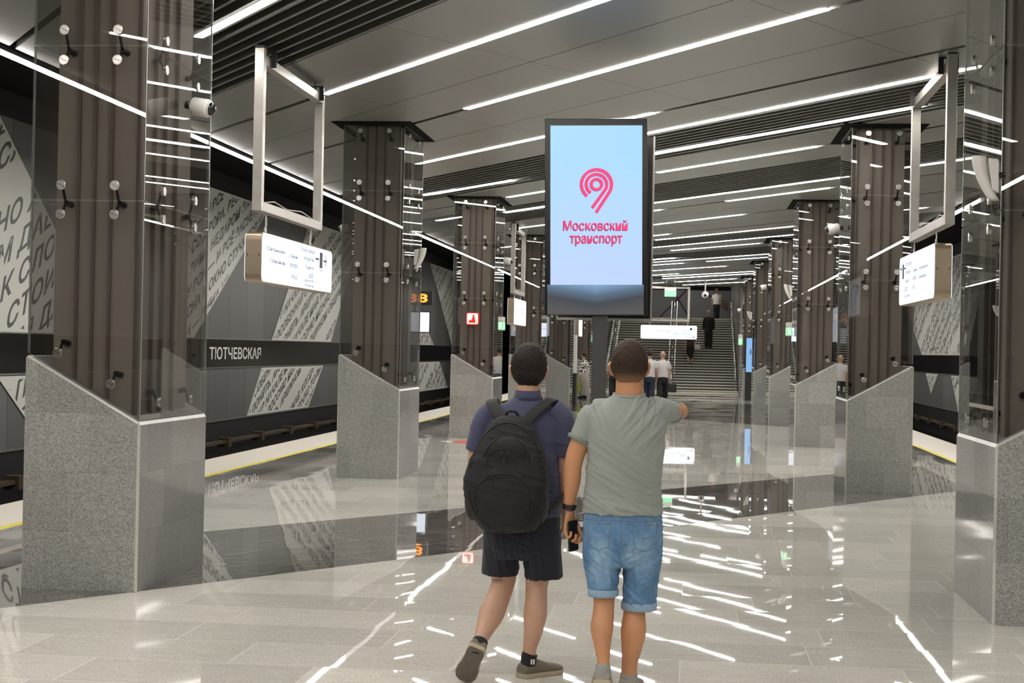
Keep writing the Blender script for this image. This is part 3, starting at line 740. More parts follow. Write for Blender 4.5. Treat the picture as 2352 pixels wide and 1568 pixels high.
TXT = [('Строительный рынок', -1.35, .065, .055, .72), ('«Славянский мир»', -1.22, -.045, .055, .62), ('Троицкий', -.45, .05, .05, .33), ('лесопарк', -.43, -.05, .05, .32), ('МКАД', -.35, -.16, .05, .22),
       ('Посёлок завода', .02, .145, .055, .60), ('«Мосрентген»', .16, .055, .055, .46), ('Троицкое', .22, -.03, .05, .38), ('шоссе', .40, -.11, .045, .20), ('Дом культуры', .20, -.165, .042, .42), ('«Мосрентген»', .20, -.215, .038, .42),
       ('#sq', .68, .10, .02, .16), ('#sq', .88, .02, .17, .13), ('#ar', 1.06, .04, .13, .14), ('Выход', .88, -.02, .03, .14)]
SXL = -4.13
hanging_frame((SXL, 14.98), (SXL, 17.55), 2.975, 4.47, 'stainless steel sign frame hanging between the first and second left pillars')
light_sign((SXL, 14.90), (SXL, 17.90), 2.29, 2.77, .16, 'bronze-cased lit direction sign with Cyrillic text and an arrow, hanging on the left', 1, TXT, hooks=(-.72, .52), ztop=2.972)
SXR = 2.40
hanging_frame((SXR, 15.45), (SXR, 17.95), 2.955, 4.50, 'stainless steel sign frame hanging between the first and second right pillars')
light_sign((SXR, 18.38), (SXR, 15.80), 2.27, 2.81, .16, 'bronze-cased lit direction sign seen obliquely at the right', 1, [('#ar', -1.06, .07, .13, -.14), ('#sq', -1.02, .02, .16, .12), ('#sq', -.88, .12, .02, .14), ('Посёлок завода', -.80, .14, .055, .50), ('«Мосрентген»', -.80, .05, .055, .42), ('Троицкое', -.80, -.04, .05, .32), ('шоссе', -.80, -.12, .045, .20),
     ('Дом культуры', -.80, -.20, .045, .40), ('Троицкий', -.20, .05, .05, .30), ('лесопарк', -.20, -.04, .05, .28), ('МКАД', -.20, -.13, .05, .2), ('Строительный рынок', .22, .05, .05, .66), ('«Славянский мир»', .22, -.04, .05, .56)], hooks=(-.6, .62), ztop=2.95)
hanging_frame((-1.69, 67.05), (-.03, 67.05), 2.99, 4.44, 'steel sign frame hanging in front of the stairs')
light_sign((-2.05, 67.05), (.29, 67.05), 2.26, 2.84, .12, 'long white lit direction sign hanging in front of the stairs', 1,
    [('Строительный рынок «Славянский мир»', -.55, .02, .045, .65), ('Троицкий лесопарк', .15, -.10, .045, .4), ('МКАД', .2, -.02, .045, .15), ('Посёлок завода «Мосрентген»', .55, .05, .045, .38), ('Троицкое шоссе', .55, -.06, .045, .3), ('Выход', .75, -.22, .045, .2),
     ('#sq', .87, .1, .09, .09), ('#ar', 1.02, .1, .09, .06), ('#sq', 1.0, -.22, .05, .05)], hooks=(-.68, .66), ztop=2.985)
hanging_frame((-3.95, 35.6), (-3.95, 37.9), 2.95, 4.45, 'steel sign frame between the third and fourth left pillars')
light_sign((-3.95, 35.4), (-3.95, 38.0), 2.25, 2.85, .14, 'bright white lit sign hanging between the third and fourth left pillars', 1, [('Дом культуры', .1, .06, .05, .5), ('«Мосрентген»', .1, -.05, .05, .45)], hooks=(-.5, .5), ztop=2.95)
light_sign((2.33, 36.2), (2.33, 34.6), 2.0, 2.75, .14, 'narrow lit sign hanging beside the third right pillar', 1, [('Выход', .1, .06, .05, .4)], hooks=(-.5, .5), ztop=4.56)
light_sign((-3.9, 55.6), (-3.9, 57.4), 2.2, 2.9, .14, 'lit sign seen nearly edge-on below the screen, far left row', 1, [('Выход', .1, .06, .05, .4)], hooks=(-.5, .5), ztop=4.56)

# ================================================================== SCREEN TOTEM
tz = thing('information_screen', 'tall black portrait screen on a grey post with a pink looped logo and Cyrillic text', 'screen', (-.905, 15.5, 0))
M['frame_black'] = mat('screen_frame', g(.012), .18)
def screen_mat():
    t = NT('screen_picture'); o, x, y, z = t.pos(True)
    n = t.noise(o, 1.3, 1)
    sky = t.ramp(t.math('ADD', t.math('MULTIPLY', t.math('ADD', z, .0), .5), t.math('MULTIPLY', n.outputs['Fac'], .25)), [(.2, srgb(196, 214, 252)), (.9, srgb(168, 218, 252))])
    t.l.new(sky, t.b.inputs['Emission Color']); t.b.inputs['Emission Strength'].default_value = 1.0
    t.b.inputs['Base Color'].default_value = g(.01); t.b.inputs['Roughness'].default_value = .25; return t.m
M['screen'] = screen_mat()
def screen2_mat():
    t = NT('screen_dark_lower_picture'); o, x, y, z = t.pos(True)
    f = t.math('ADD', t.math('MULTIPLY', z, -3.33), .0)
    edge = t.math('MULTIPLY', t.math('ABSOLUTE', x), .55)
    c = t.ramp(t.math('ADD', f, edge), [(.0, srgb(128, 168, 205)), (.35, srgb(82, 106, 130)), (.62, srgb(56, 62, 72)), (1.0, srgb(78, 78, 80))])
    t.l.new(c, t.b.inputs['Emission Color']); t.b.inputs['Emission Strength'].default_value = 1.0
    t.b.inputs['Base Color'].default_value = g(.01); t.b.inputs['Roughness'].default_value = .4; return t.m
M['screen2'] = screen2_mat()
M['pink'] = emit('logo_pink', srgb(226, 62, 122), 1.0)
M['pink_dark'] = emit('logo_pink_edge', srgb(120, 45, 95), .8)
W_, H_ = .985, 1.885; zb = 2.045
head = bpy.data.objects.new('display', MB().box((-W_/2, -.05, 0), (W_/2, .06, H_)).mesh('display', 'frame_black', .006)); COL.objects.link(head)
head.parent = tz; head.location = (.0, 0, zb)
head.rotation_euler = (math.radians(1.0), math.radians(-1.15), math.radians(5.2))
P = 1/3700*15.5                                    # metres per photo pixel at the screen
def px(u, v): return ((u-1374.6)*P, (725-v)*P)
x0, z0_ = px(1270, 655); x1, z1_ = px(1480, 291)
sc = MB(); sc.box((x0, -.054, z0_), (x1, -.05, z1_)); sc.obj('screen', 'screen', head)
s2 = MB(); s2.box((x0-.03, -.0545, -.285), (x1+.015, -.05, 0)); o = s2.obj('lower_screen', 'screen2', head); o.location = (0, 0, z0_)
def stroke(pts, wd, y, name, m_, par, dy=0, dx=0):
    q = MB(); vs = []; n = len(pts)
    for i, p in enumerate(pts):
        a = Vector(pts[max(0, i-1)]); c = Vector(pts[min(n-1, i+1)]); d = (c-a).normalized(); nn = Vector((-d.y, d.x))
        for s_ in (-1, 1): vs.append((p[0]+nn.x*wd/2*s_+dx, y, p[1]+nn.y*wd/2*s_+dy))
    q.add(vs, [(2*i, 2*i+1, 2*i+3, 2*i+2) for i in range(n-1)]); return q.obj(name, m_, par)
cx, cz = px(1375.7, 425.6)
def arc(r, a0, a1, n=36): return [(cx+r*math.cos(math.radians(a0+(a1-a0)*i/n)), cz+r*.98*math.sin(math.radians(a0+(a1-a0)*i/n))) for i in range(n+1)]
ro, rm, ri, sw = 34.5*P, 23.5*P, 12*P, 7.2*P
te1, te2 = px(1375.0, 489.5), px(1366.0, 479)
for nm_, pts in (('logo_outer_loop', arc(ro, 232, -32)+[te1]), ('logo_middle_loop', arc(rm, 236, -30)+[te2]), ('logo_ring', arc(ri, 0, 360))):
    stroke(pts, sw, -.0552, nm_, 'pink_dark', head, -.003, -.003); stroke(pts, sw, -.056, nm_, 'pink', head)
for s_, (u0, v0), (u1, v1) in (('Московский', (1300, 531), (1447, 507)), ('транспорт', (1315, 566), (1435, 542))):
    for m_, yy, o_ in (('pink_dark', -.0552, -.006), ('pink', -.056, 0)):
        me = fit_text(text_mesh(s_, 1, .011, .0), (u1-u0)*P, (v0-v1)*P); a_ = px(u0, v0)
        me.transform(axes((a_[0]+o_, yy, a_[1]+o_), (1, 0, 0), (0, 0, 1))); me.materials.append(M[m_]); link('screen_lettering', me, head)
M['post_grey'] = mat('post_grey', (.062, .06, .062, 1), .4, .3)
MB().box((-.032, .0, .0), (.104, .16, 2.09)).obj('post', 'post_grey', tz, .004)
MB().box((-.28, -.16, 0), (.35, .32, .025)).obj('base_plate', 'post_grey', tz, .004)
rd = MB().box((-W_/2+.03, 1.14, 2.045), (W_/2+.01, 1.22, 3.92)); rd.obj('rear_display', 'frame_black', tz, .005)
re_ = MB()
for xx in (-W_/2+.02, W_/2+.005): re_.box((xx-.006, 1.13, 2.04), (xx+.010, 1.20, 3.925))
re_.obj('rear_edge_trim', 'steel', tz)
MB().box((-W_/2+.02, 1.12, 2.02), (W_/2+.01, 1.2, 2.045)).obj('rear_bottom_trim', 'steel', tz)
MB().box((-.03, .1, 2.3), (.10, 1.16, 2.42)).obj('display_bracket', 'post_grey', tz)
sp_ = MB().box((-.32, -.06, H_-.028), (-.28, -.05, H_-.02)); 

# ================================================================== FITTINGS ON THE PILLARS
M['dome'] = mat('camera_dome', g(.02), .05)
def camera_(loc, dirx, label, k=1.0):
    t = thing('security_camera', label, 'camera', loc); s = dirx
    d = Vector((s, -.18, -.18)).normalized()
    MB().rod((-s*.05, .0, .012), (0, 0, 0), .03*k, n=16).obj('mount', 'black_plastic', t)
    MB().lathe((0, 0, 0), [(.05*k, 0), (.066*k, .01), (.067*k, .125*k), (.060*k, .14*k)], d, 28).obj('body', 'white_plastic', t)
    R = MB(); c = d*.135*k
    R.lathe(c, [(.052*k*math.cos(a), .052*k*math.sin(a)) for a in [i*PI/2/7 for i in range(8)]], d, 20); R.obj('dome', 'dome', t)
    u, v = MB().frame(d)
    MB().tube([c+d*.01+u*.05*k*math.cos(q)*1+v*.05*k*math.sin(q) for q in [i*PI/10 for i in range(20)]], .006*k, 6, closed=True).obj('dome_ring', 'white_plastic', t)
    return t
camera_((XL+.075, 11.36, 3.42), 1, 'white dome camera on the nearest left pillar')
camera_((XL+.075, 31.1, 3.43), 1, 'white dome camera on the third left pillar')
camera_((XR-.075, 21.1, 3.35), -1, 'white dome camera on the second right pillar')
camera_((XR-.075, 40.9, 3.40), -1, 'small white camera on the fourth right pillar')
camera_((XL-PW-.07, 21.3, 3.30), -1, 'small white dome camera on the track side of the second left pillar', .8)
camera_((XR-.075, 60.6, 3.35), -1, 'tiny white camera on the farthest right pillar')
def speaker_(loc, s, label):
    t = thing('loudspeaker', label, 'loudspeaker', loc); n = 14; H = .27
    q = MB(); rs = []
    for i in range(n+1):
        f = i/n; z = H*(.5-f); x = .135-.125*f**1.9*.75; w_ = .055*(1-.35*f)
        rs.append(((s*(x-.005), 0, z), (s*(.046-.014*f), 0, .004), (0, w_+.02, 0)))
    q.rings(rs, 20); q.obj('curved_horn', 'white_plastic', t)
    MB().prism([(s*.015, -.095), (s*.018, .115), (s*.085, .125), (s*.055, -.08)], -.062, .062, 'y').obj('speaker_case', 'white_plastic', t, .008)
    MB().rod((-s*.03, 0, .02), (s*.02, 0, .02), .018).obj('mount', 'black_plastic', t)
    return t
speaker_((XR-.035, 10.42, 2.84), -1, 'white curved loudspeaker on the nearest right pillar').rotation_euler[2] = 0
speaker_((XL+.035, 21.05, 2.88), 1, 'white curved loudspeaker on the second left pillar')
speaker_((XR-.035, 30.9, 2.9), -1, 'white curved loudspeaker on the third right pillar')
speaker_((XL+.035, 40.9, 2.9), 1, 'white curved loudspeaker on the fourth left pillar')
speaker_((XR-.035, 50.7, 2.9), -1, 'white curved loudspeaker on the fifth right pillar')
M['red_glow'] = emit('red_sign_face', (1.0, .35, .25, 1), .6); M['white_glow'] = emit('white_sign_face', (1, .93, .86, 1), 1.0); M['red_ink'] = emit('red_sign_mark', (.75, .03, .01, 1), .9)
t = thing('red_sign', 'small lit white sign with a red mark on the front of the third left pillar', 'sign', (-4.105, Y1+2*DS, 2.27))
q = MB(); q.prism(rrect(.235, .23, .03), -.07, -.01, 'y'); q.obj('case', 'red_ink', t)
q = MB(); q.prism(rrect(.205, .20, .025), -.073, -.07, 'y'); q.obj('light_face', 'white_glow', t)
q = MB()
for a_, b_ in (((.0, .02), (.04, .07)), ((-.01, -.03), (.05, .02)), ((-.07, -.08), (.06, -.03)), ((-.03, -.045), (.05, -.02))): q.box((a_[0], -.0745, a_[1]), (b_[0], -.0735, b_[1]))
q.obj('red_mark', 'red_ink', t)
MB().rod((0, -.02, 0), (0, .12, 0), .02).obj('mount', 'dark_metal', t)
M['green_glow'] = emit('green_sign_face', (.35, .95, .5, 1), 1.0)
def exit_sign(loc, s, label, w_=.095, h_=.17):
    t = thing('exit_sign', label, 'sign', loc)
    MB().box((-w_/2, -.20, .0), (w_/2, .20, h_*.5)).obj('bracket_box', 'white_plastic', t, .004)
    MB().box((-w_/2, -.20, -h_), (w_/2, .20, -.005)).obj('case', 'white_plastic', t, .003)
    MB().box((-w_/2+.008, -.203, -h_+.01), (w_/2-.008, -.2, -.015)).obj('light_face', 'green_glow', t)
    MB().box((s*(w_/2), -.18, -h_+.012), (s*(w_/2+.003), .18, -.017)).obj('light_face', 'green_glow', t)
    q = MB(); 
    q.box((-.012, -.2045, -h_*.75), (.012, -.2035, -h_*.35)); q.prism([(-.02, -h_*.35), (.02, -h_*.35), (0, -h_*.2)], -.2045, -.2035, 'y'); q.obj('white_arrow', 'white_glow', t)
    return t
exit_sign((XL+.075, 30.9, 2.24), 1, 'green exit sign on the inner side of the third left pillar')
exit_sign((XR-.075, 31.3, 2.24), -1, 'green exit sign on the inner side of the third right pillar')
exit_sign((XR-.09, 60.4, 2.30), -1, 'green exit sign beside the blue panel on the farthest right pillar', .15, .26)
exit_sign((XL+.09, 60.4, 2.30), 1, 'green exit sign on the farthest left pillar above the woman in the patterned dress', .12, .26)
# exit sign hanging before the stairs
t = thing('exit_sign', 'green and white exit sign hanging inside the steel frame before the stairs', 'sign', (-.775, 61.5, 4.0))
MB().box((-.22, -.05, .06), (.22, .05, .18)).obj('bracket_box', 'white_plastic', t); MB().box((-.22, -.06, -.17), (.22, .06, .055)).obj('case', 'white_plastic', t)
MB().box((-.21, -.064, -.165), (.21, -.06, .05)).obj('light_face', 'green_glow', t)
q = MB().rod((-.15, 0, .17), (-.15, 0, .57), .008); q.obj('rod', 'steel', t); MB().rod((.15, 0, .17), (.15, 0, .57), .008).obj('rod', 'steel', t)
# blue information panel leaning on the farthest right pillar
M['blue_glow'] = emit('blue_panel_face', (.25, .50, .90, 1), .75)
t = thing('information_board', 'tall blue lit information panel in front of the farthest right pillar', 'panel', (2.20, 59.75, 0))
MB().box((-.16, -.05, 0), (.20, .05, 2.35)).obj('case', 'dark_metal', t); MB().box((-.14, -.056, 1.05), (.18, -.05, 2.3)).obj('light_face', 'blue_glow', t)
me = fit_text(text_mesh('i', 1, .02), None, .2); me.transform(axes((0, -.058, 1.7), (1, 0, 0), (0, 0, 1))); me.materials.append(M['sign_text']); link('lettering', me, t)
t = thing('information_board', 'narrow pale information panel edge below the screen, by the fifth left pillar', 'panel', (XL+.12, 50.6, 0))
MB().box((-.04, -.3, 1.0), (.04, .3, 2.2)).obj('case', 'white_panel', t); MB().box((-.05, -.32, 0), (.05, .32, 1.0)).obj('foot', 'dark_metal', t)
# interval clocks with orange digits and small monitors over the platforms
M['orange'] = emit('orange_digits', (1.0, .28, .03, 1), 2.2)
for X_, Y_, nm in ((4.45, 47.0, 'right'), (-6.25, 36.0, 'left')):
    t = thing('interval_clock', 'black interval clock with orange digits over the %s platform' % nm, 'clock', (X_, Y_, 2.82))
    MB().box((-.45, -.08, -.16), (.45, .08, .16)).obj('case', 'black_plastic', t)
    me = fit_text(text_mesh('1:38', 1, .03), .7, .2); me.transform(axes((-.35, -.085, -.1), (1, 0, 0), (0, 0, 1))); me.materials.append(M['orange']); link('digits', me, t)
    MB().rod((0, 0, .15), (0, 0, 1.74), .02).obj('rod', 'dark_metal', t)
    t = thing('monitor', 'small pale blue monitor below the orange clock over the %s platform' % nm, 'monitor', (X_+.05, Y_, 2.28))
    MB().box((-.36, -.05, -.24), (.36, .05, .24)).obj('case', 'black_plastic', t); MB().box((-.34, -.053, -.22), (.34, -.05, .22)).obj('screen', 'sign_face', t)
    MB().bar((0, 0, .24), (0, 0, .38), .04, .04, 0, (0, 1, 0)).obj('rod', 'dark_metal', t)
# red round floor marker
M['red_floor'] = mat('red_floor_sticker', (.62, .10, .055, 1), .4)
t = thing('floor_marker', 'red round floor sticker with a white pointer before the third left pillar', 'sticker', (-3.72, 29.1, 0))
q = MB(); q.prism([(.55*math.cos(i*PI/20), .62*math.sin(i*PI/20)) for i in range(40)], .0005, .002, 'z'); q.obj('disc', 'red_floor', t)
q = MB(); q.prism([(-.52, -.2), (-.52, .2), (-.78, 0)], .0005, .002, 'z'); q.obj('pointer', 'white_panel', t)
q = MB(); q.prism([(-.2, .1), (.2, .1), (.2, -.1), (-.2, -.1)], .002, .003, 'z'); q.obj('symbol', 'white_panel', t)

# ================================================================== STAIRS
SL, SR_, N_, RI, TR = -3.84, 2.10, 28, .118, .362
t = thing('staircase', 'wide stone staircase climbing at the far end of the hall', 'stairs', (0, YF, 0))
poly = [(0, 0)]
for k in range(N_): poly += [(k*TR, (k+1)*RI), ((k+1)*TR, (k+1)*RI)]
poly += [(N_*TR+8.85, N_*RI), (N_*TR+8.85, -.1), (0, -.1)]
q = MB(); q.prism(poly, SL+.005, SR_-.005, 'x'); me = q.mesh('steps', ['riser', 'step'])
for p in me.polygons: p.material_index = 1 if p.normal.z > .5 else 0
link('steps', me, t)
nb = MB()
for k in range(N_+1): nb.box((SL+.01, k*TR-.012, (k+1)*RI-.055), (SR_-.01, k*TR+.03, (k+1)*RI+.003))
nb.obj('stair_nosing', 'step', t)
# lower plinth
MB().box((SL+.005, -.36, 0), (SR_-.0, 0, .045)).obj('plinth', 'step', t)
H_t = N_*RI
M['stair_wall'] = mat('stair_end_panels', (.22, .22, .235, 1), .38, .4, .06, 3)
for X0_, X1_, nm in ((SR_+.01, SR_+.30, 'right'), (SL-.30, SL-.01, 'left')):
    b = MB(); b.box((X0_, YF-.2, 0), (X1_, YF+19, 5.9)); struct(b.obj('wall_stairs_'+nm, 'granite_far'))
b = MB(); b.box((SL-.3, YF+19, 3.2), (SR_+.3, YF+19.2, 5.15)); struct(b.obj('wall_far', 'stair_wall'))
b = MB(); b.box((SL-.3, YF+18.9, 5.15), (SR_+.3, YF+19.2, 6.6)); b.box((SL-.3, YF-.4, 5.9), (SR_+.3, YF+19.2, 6.0)); b.box((SL-.3, YF-.6, ZC+.1), (SR_+.3, YF-.4, 6)); struct(b.obj('trim_9', 'black'))
o = MB()
for a_, b_ in (((-1.95, 3.35), (-.25, 5.12)), ((-.98, 5.1), (.12, 3.35)), ((.85, 5.0), (2.0, 4.05)), ((-3.8, 4.9), (-2.9, 3.3))):
    o.bar((a_[0], YF+18.97, a_[1]), (b_[0], YF+18.97, b_[1]), .05, .075, 0, (0, 1, 0))
struct(o.obj('trim_10', 'black'))
# hall end walls beside the stairs and tunnel mouths
b = MB(); b.box((SR_+.3, YF+.2, 0), (ER, YF+.5, 5.5)); struct(b.obj('wall_end_right', 'wall'))
b = MB(); b.box((EL, YF+.2, 0), (SL-.3, YF+.5, 5.5)); struct(b.obj('wall_end_left', 'wall'))
for X0_, X1_, nm in ((WL, EL, 'left'), (ER, WR, 'right')):
    b = MB(); b.box((X0_, 100, -1.3), (X1_, 100.2, 5.5)); struct(b.obj('wall_tunnel_'+nm, 'void'))
for X_, Z_, c_, nm in ((-7.62, 2.6, 'orange', 'orange'), (-7.3, 2.6, 'white_glow', 'white'), (-7.12, 2.35, 'red_ink', 'red')):
    t = thing('signal_lamp', '%s signal lamp in the left tunnel mouth beyond the third left pillar' % nm, 'lamp', (X_, 70.2, Z_))
    MB().rod((0, 0, 0), (0, -.12, 0), .10, n=14).obj('housing', 'black_plastic', t); MB().rod((0, -.12, 0), (0, -.13, 0), .08, n=14).obj('lens', c_, t); MB().rod((0, .02, -1.25-Z_), (0, .02, .1), .03).obj('pole', 'dark_metal', t)
# unseen lamps added to brighten the stairs and upper landing
M['stair_fill'] = emit('stair_fill_light', (1, .95, .86, 1), 30.0)
for i, yy in enumerate((YF+5, YF+9.5, YF+14)):
    o = MB().box((-3.2, yy, 5.82), (1.5, yy+.12, 5.89)).obj('ceiling_light', 'dark_metal'); tag(o, '%s unseen light strip added over the stairwell, counted from the hall' % ORD[i], 'light', 'added stairwell light strips')
    MB().box((-3.15, yy+.01, 5.80), (1.45, yy+.11, 5.82)).obj('diffuser', 'stair_fill', o)
# handrails
def handrail(x, label, double):
    t = thing('handrail', label, 'handrail', (x, YF, 0)); sl = RI/TR
    offs = (-.13, .13) if double else (0,)
    for dx in offs:
        for h in (.92, .62):
            pts = [(dx, .0, h-.05), (dx, .25, h+.0), (dx, N_*TR, h+H_t), (dx, N_*TR+.5, h+H_t)]
            MB().tube(pts, .026, 10).obj('rail', 'steel_shiny', t)
    for k in range(0, N_+1, 4):
        yy = k*TR+.15; MB().rod((0, yy, k*RI), (0, yy, k*RI+.95), .022).obj('baluster', 'steel_shiny', t)
    return t
handrail(-.78, 'double steel handrail up the middle of the stairs', True)
handrail(SR_-.12, 'steel handrail along the right side of the stairs', False)
handrail(SL+.35, 'steel handrail along the left side of the stairs', True)
#PART3

# ================================================================== PEOPLE
def skin(name, c):
    t = NT(name); o, x, y, z = t.pos(True); nz = t.noise(o, 9, 4, .6); n2 = t.noise(o, 160, 2)
    t.l.new(t.mix(nz.outputs['Fac'], tuple(v*.82 for v in c)+(1,), tuple(min(1, v*1.14) for v in c)+(1,)), t.b.inputs['Base Color'])
    t.b.inputs['Roughness'].default_value = .48; t.b.inputs['Subsurface Weight'].default_value = .08; t.b.inputs['Subsurface Radius'].default_value = (.02, .008, .004)
    t.bump(n2.outputs['Fac'], .12, .002); return t.m
def cloth(name, c, amt=.12, sc=9, weave=900, rough=.85, bump=.25):
    t = NT(name); o, x, y, z = t.pos(True); nz = t.noise(o, sc, 5, .6); wv = t.noise(o, weave, 2)
    t.l.new(t.mix(nz.outputs['Fac'], tuple(v*(1-amt) for v in c)+(1,), tuple(min(1, v*(1+amt)) for v in c)+(1,)), t.b.inputs['Base Color'])
    t.b.inputs['Roughness'].default_value = rough; t.b.inputs['Sheen Weight'].default_value = .1; t.bump(wv.outputs['Fac'], bump, .002); return t.m
M['skin_l'] = skin('skin_pale', (.56, .335, .235)); M['skin_r'] = skin('skin_tanned', (.56, .27, .135)); M['skin_leg_r'] = M['skin_r']
M['shirt_navy'] = cloth('navy_melange_knit', (.058, .062, .118), .22, 14)
M['shirt_grey'] = cloth('sage_grey_jersey', (.285, .31, .285), .06, 10, 1200)
M['shirt_grey_trim'] = cloth('sleeve_band', (.17, .20, .185), .05)
M['shorts_navy'] = cloth('dark_navy_shorts', (.010, .011, .020), .2, 20)
M['pack'] = cloth('black_nylon', (.0045, .0045, .005), .25, 30, 700, .75, .5); M['pack'].node_tree.nodes['Principled BSDF'].inputs['Sheen Weight'].default_value = .03
M['pack_trim'] = cloth('black_webbing', (.009, .0085, .0085), .2, 60, 300, .7, .6); M['pack_trim'].node_tree.nodes['Principled BSDF'].inputs['Sheen Weight'].default_value = .05
M['sock_black'] = cloth('black_sock', (.012, .012, .016)); M['sock_grey'] = cloth('grey_sock', (.30, .30, .29))
M['shoe'] = cloth('olive_suede_shoe', (.17, .15, .105), .25, 40); M['shoe_dark'] = cloth('shoe_mesh', (.07, .065, .05), .3, 80)
M['sole'] = mat('rubber_sole', (.42, .36, .26, 1), .7); M['sole_dark'] = mat('worn_sole', (.12, .105, .085, 1), .8, 0, .3, 40, .3)
M['shoe_grey'] = cloth('grey_trainer', (.30, .27, .23), .15, 30)
M['sh_white'] = cloth('white_shirt_cloth', (.70, .68, .66), .05); M['trouser_navy'] = cloth('navy_trousers', (.02, .025, .05)); M['blackcloth'] = cloth('black_cloth', (.012, .012, .013))
M['brown_top'] = cloth('brown_top', (.06, .04, .025)); M['leather'] = mat('black_leather', g(.012), .4); M['hair_red'] = mat('auburn_hair', (.16, .06, .03, 1), .6, 0, .3, 60)
M['eye_white'] = mat('eye', (.8, .78, .74, 1), .2); M['iris'] = mat('iris', (.05, .03, .02, 1), .1); M['lip'] = mat('lips', (.42, .16, .12, 1), .45)
def hair_mat(name, dark, light, fade=None):
    t = NT(name); o, x, y, z = t.pos(True)
    mp = t.node('ShaderNodeMapping'); mp.inputs['Scale'].default_value = (1, 1, .35); t.l.new(o, mp.inputs[0])
    nz = t.noise(mp.outputs[0], 210, 4, .75); n2 = t.noise(o, 22, 3)
    c = t.mix(t.math('ADD', t.math('MULTIPLY', nz.outputs['Fac'], .7), t.math('MULTIPLY', n2.outputs['Fac'], .3)), dark+(1,), light+(1,))
    if fade:
        z0, z1, sk = fade
        f = t.math('DIVIDE', t.math('SUBTRACT', z, z0), z1-z0)
        f = t.math('ADD', f, t.math('MULTIPLY', t.math('SUBTRACT', nz.outputs['Fac'], .5), .7)); f = t.math('MINIMUM', t.math('MAXIMUM', f, 0), 1)
        c = t.mix(f, sk+(1,), c)
    t.l.new(c, t.b.inputs['Base Color']); t.b.inputs['Roughness'].default_value = .55; t.b.inputs['Specular IOR Level'].default_value = .25; t.bump(nz.outputs['Fac'], .8, .005); return t.m
def denim():
    t = NT('denim'); o, x, y, z = t.pos(True)
    n1 = t.noise(o, 7, 4, .6); n2 = t.noise(o, 500, 2); n3 = t.noise(o, 38, 4, .7)
    f = t.math('ADD', t.math('MULTIPLY', n1.outputs['Fac'], .62), t.math('MULTIPLY', n3.outputs['Fac'], .38))
    # worn, washed-out patches below the seat
    w1 = t.math('MULTIPLY', t.math('SUBTRACT', x, -.09), 12.0); w2 = t.math('MULTIPLY', t.math('SUBTRACT', z, .66), 6.5)
    d1 = t.math('SUBTRACT', 1, t.math('ADD', t.math('MULTIPLY', w1, w1), t.math('MULTIPLY', w2, w2)))
    w3 = t.math('MULTIPLY', t.math('SUBTRACT', x, .10), 10.0); w4 = t.math('MULTIPLY', t.math('SUBTRACT', z, .68), 8.0)
    d2 = t.math('SUBTRACT', 1, t.math('ADD', t.math('MULTIPLY', w3, w3), t.math('MULTIPLY', w4, w4)))
    wear = t.math('MULTIPLY', t.math('MAXIMUM', t.math('MAXIMUM', d1, d2), 0), .55)
    f = t.math('ADD', f, t.math('MULTIPLY', wear, .42))
    c = t.ramp(f, [(.30, (.052, .115, .225, 1)), (.5, (.105, .215, .375, 1)), (.72, (.22, .36, .52, 1)), (.92, (.46, .58, .68, 1))])
    t.l.new(c, t.b.inputs['Base Color']); t.b.inputs['Roughness'].default_value = .85; t.bump(n2.outputs['Fac'], .35, .002); return t.m
M['denim'] = denim(); M['denim_cuff'] = cloth('denim_cuff', (.26, .38, .50), .12, 30); M['stitch'] = mat('stitching', (.16, .19, .26, 1), .8)

def cat(pts, k, m=5):
    """Catmull-Rom resample of list of tuples"""
    n = len(pts); out = []
    for i in range(n-1):
        p0, p1, p2, p3 = pts[max(0, i-1)], pts[i], pts[i+1], pts[min(n-1, i+2)]
        for j in range(m):
            t = j/m
            out.append(tuple(.5*((2*b_)+(c_-a_)*t+(2*a_-5*b_+4*c_-d_)*t*t+(3*b_-a_-3*c_+d_)*t**3) for a_, b_, c_, d_ in zip(p0, p1, p2, p3)))
    out.append(tuple(pts[-1])); return out
def limb(q, pts, m=5, n=16):
    """pts: (x,y,z,rx,ry) tapered smooth limb"""
    P_ = cat(pts, 0, m); N = len(P_); rs = []
    for i, p in enumerate(P_):
        a = Vector(P_[max(0, i-1)][:3]); b_ = Vector(P_[min(N-1, i+1)][:3]); d = (b_-a).normalized()
        u = Vector((1, 0, 0)) - d*d.x
        if u.length < .25: u = Vector((0, 1, 0))-d*d.y
        u.normalize(); v = d.cross(u).normalized()
        rs.append((Vector(p[:3]), u*p[3], v*p[4]))
    q.rings(rs, n)
def torso(q, rows, m=4, n=28):
    """rows: (z, cx, rx, cy, ry)"""
    P_ = cat(rows, 0, m); q.rings([(Vector((p[1], p[3], p[0])), (p[2], 0, 0), (0, p[4], 0)) for p in P_], n)
def fuse(q, name, mats, vox, smooth=4, fold=None, parent=None, decimate=None):
    me = q.mesh('tmp', 'black', 0); o = bpy.data.objects.new('tmp', me); COL.objects.link(o)
    md = o.modifiers.new('r', 'REMESH'); md.mode = 'VOXEL'; md.voxel_size = vox; md.use_smooth_shade = True
    if smooth: sm = o.modifiers.new('s', 'SMOOTH'); sm.iterations = smooth; sm.factor = .5
    dg = bpy.context.evaluated_depsgraph_get(); out = bpy.data.meshes.new_from_object(o.evaluated_get(dg))
    bpy.data.objects.remove(o); bpy.data.meshes.remove(me)
    if fold:
        nrm = [v.normal.copy() for v in out.vertices]
        for v, nn in zip(out.vertices, nrm): v.co += nn*fold(v.co, nn)
    out.materials.clear()
    for m_ in (mats if isinstance(mats, (list, tuple)) else [mats]): out.materials.append(M[m_])
    for p in out.polygons: p.use_smooth = True
    out.name = name
    return link(name, out, parent)
def ridge(v): return 1-abs(v)*2
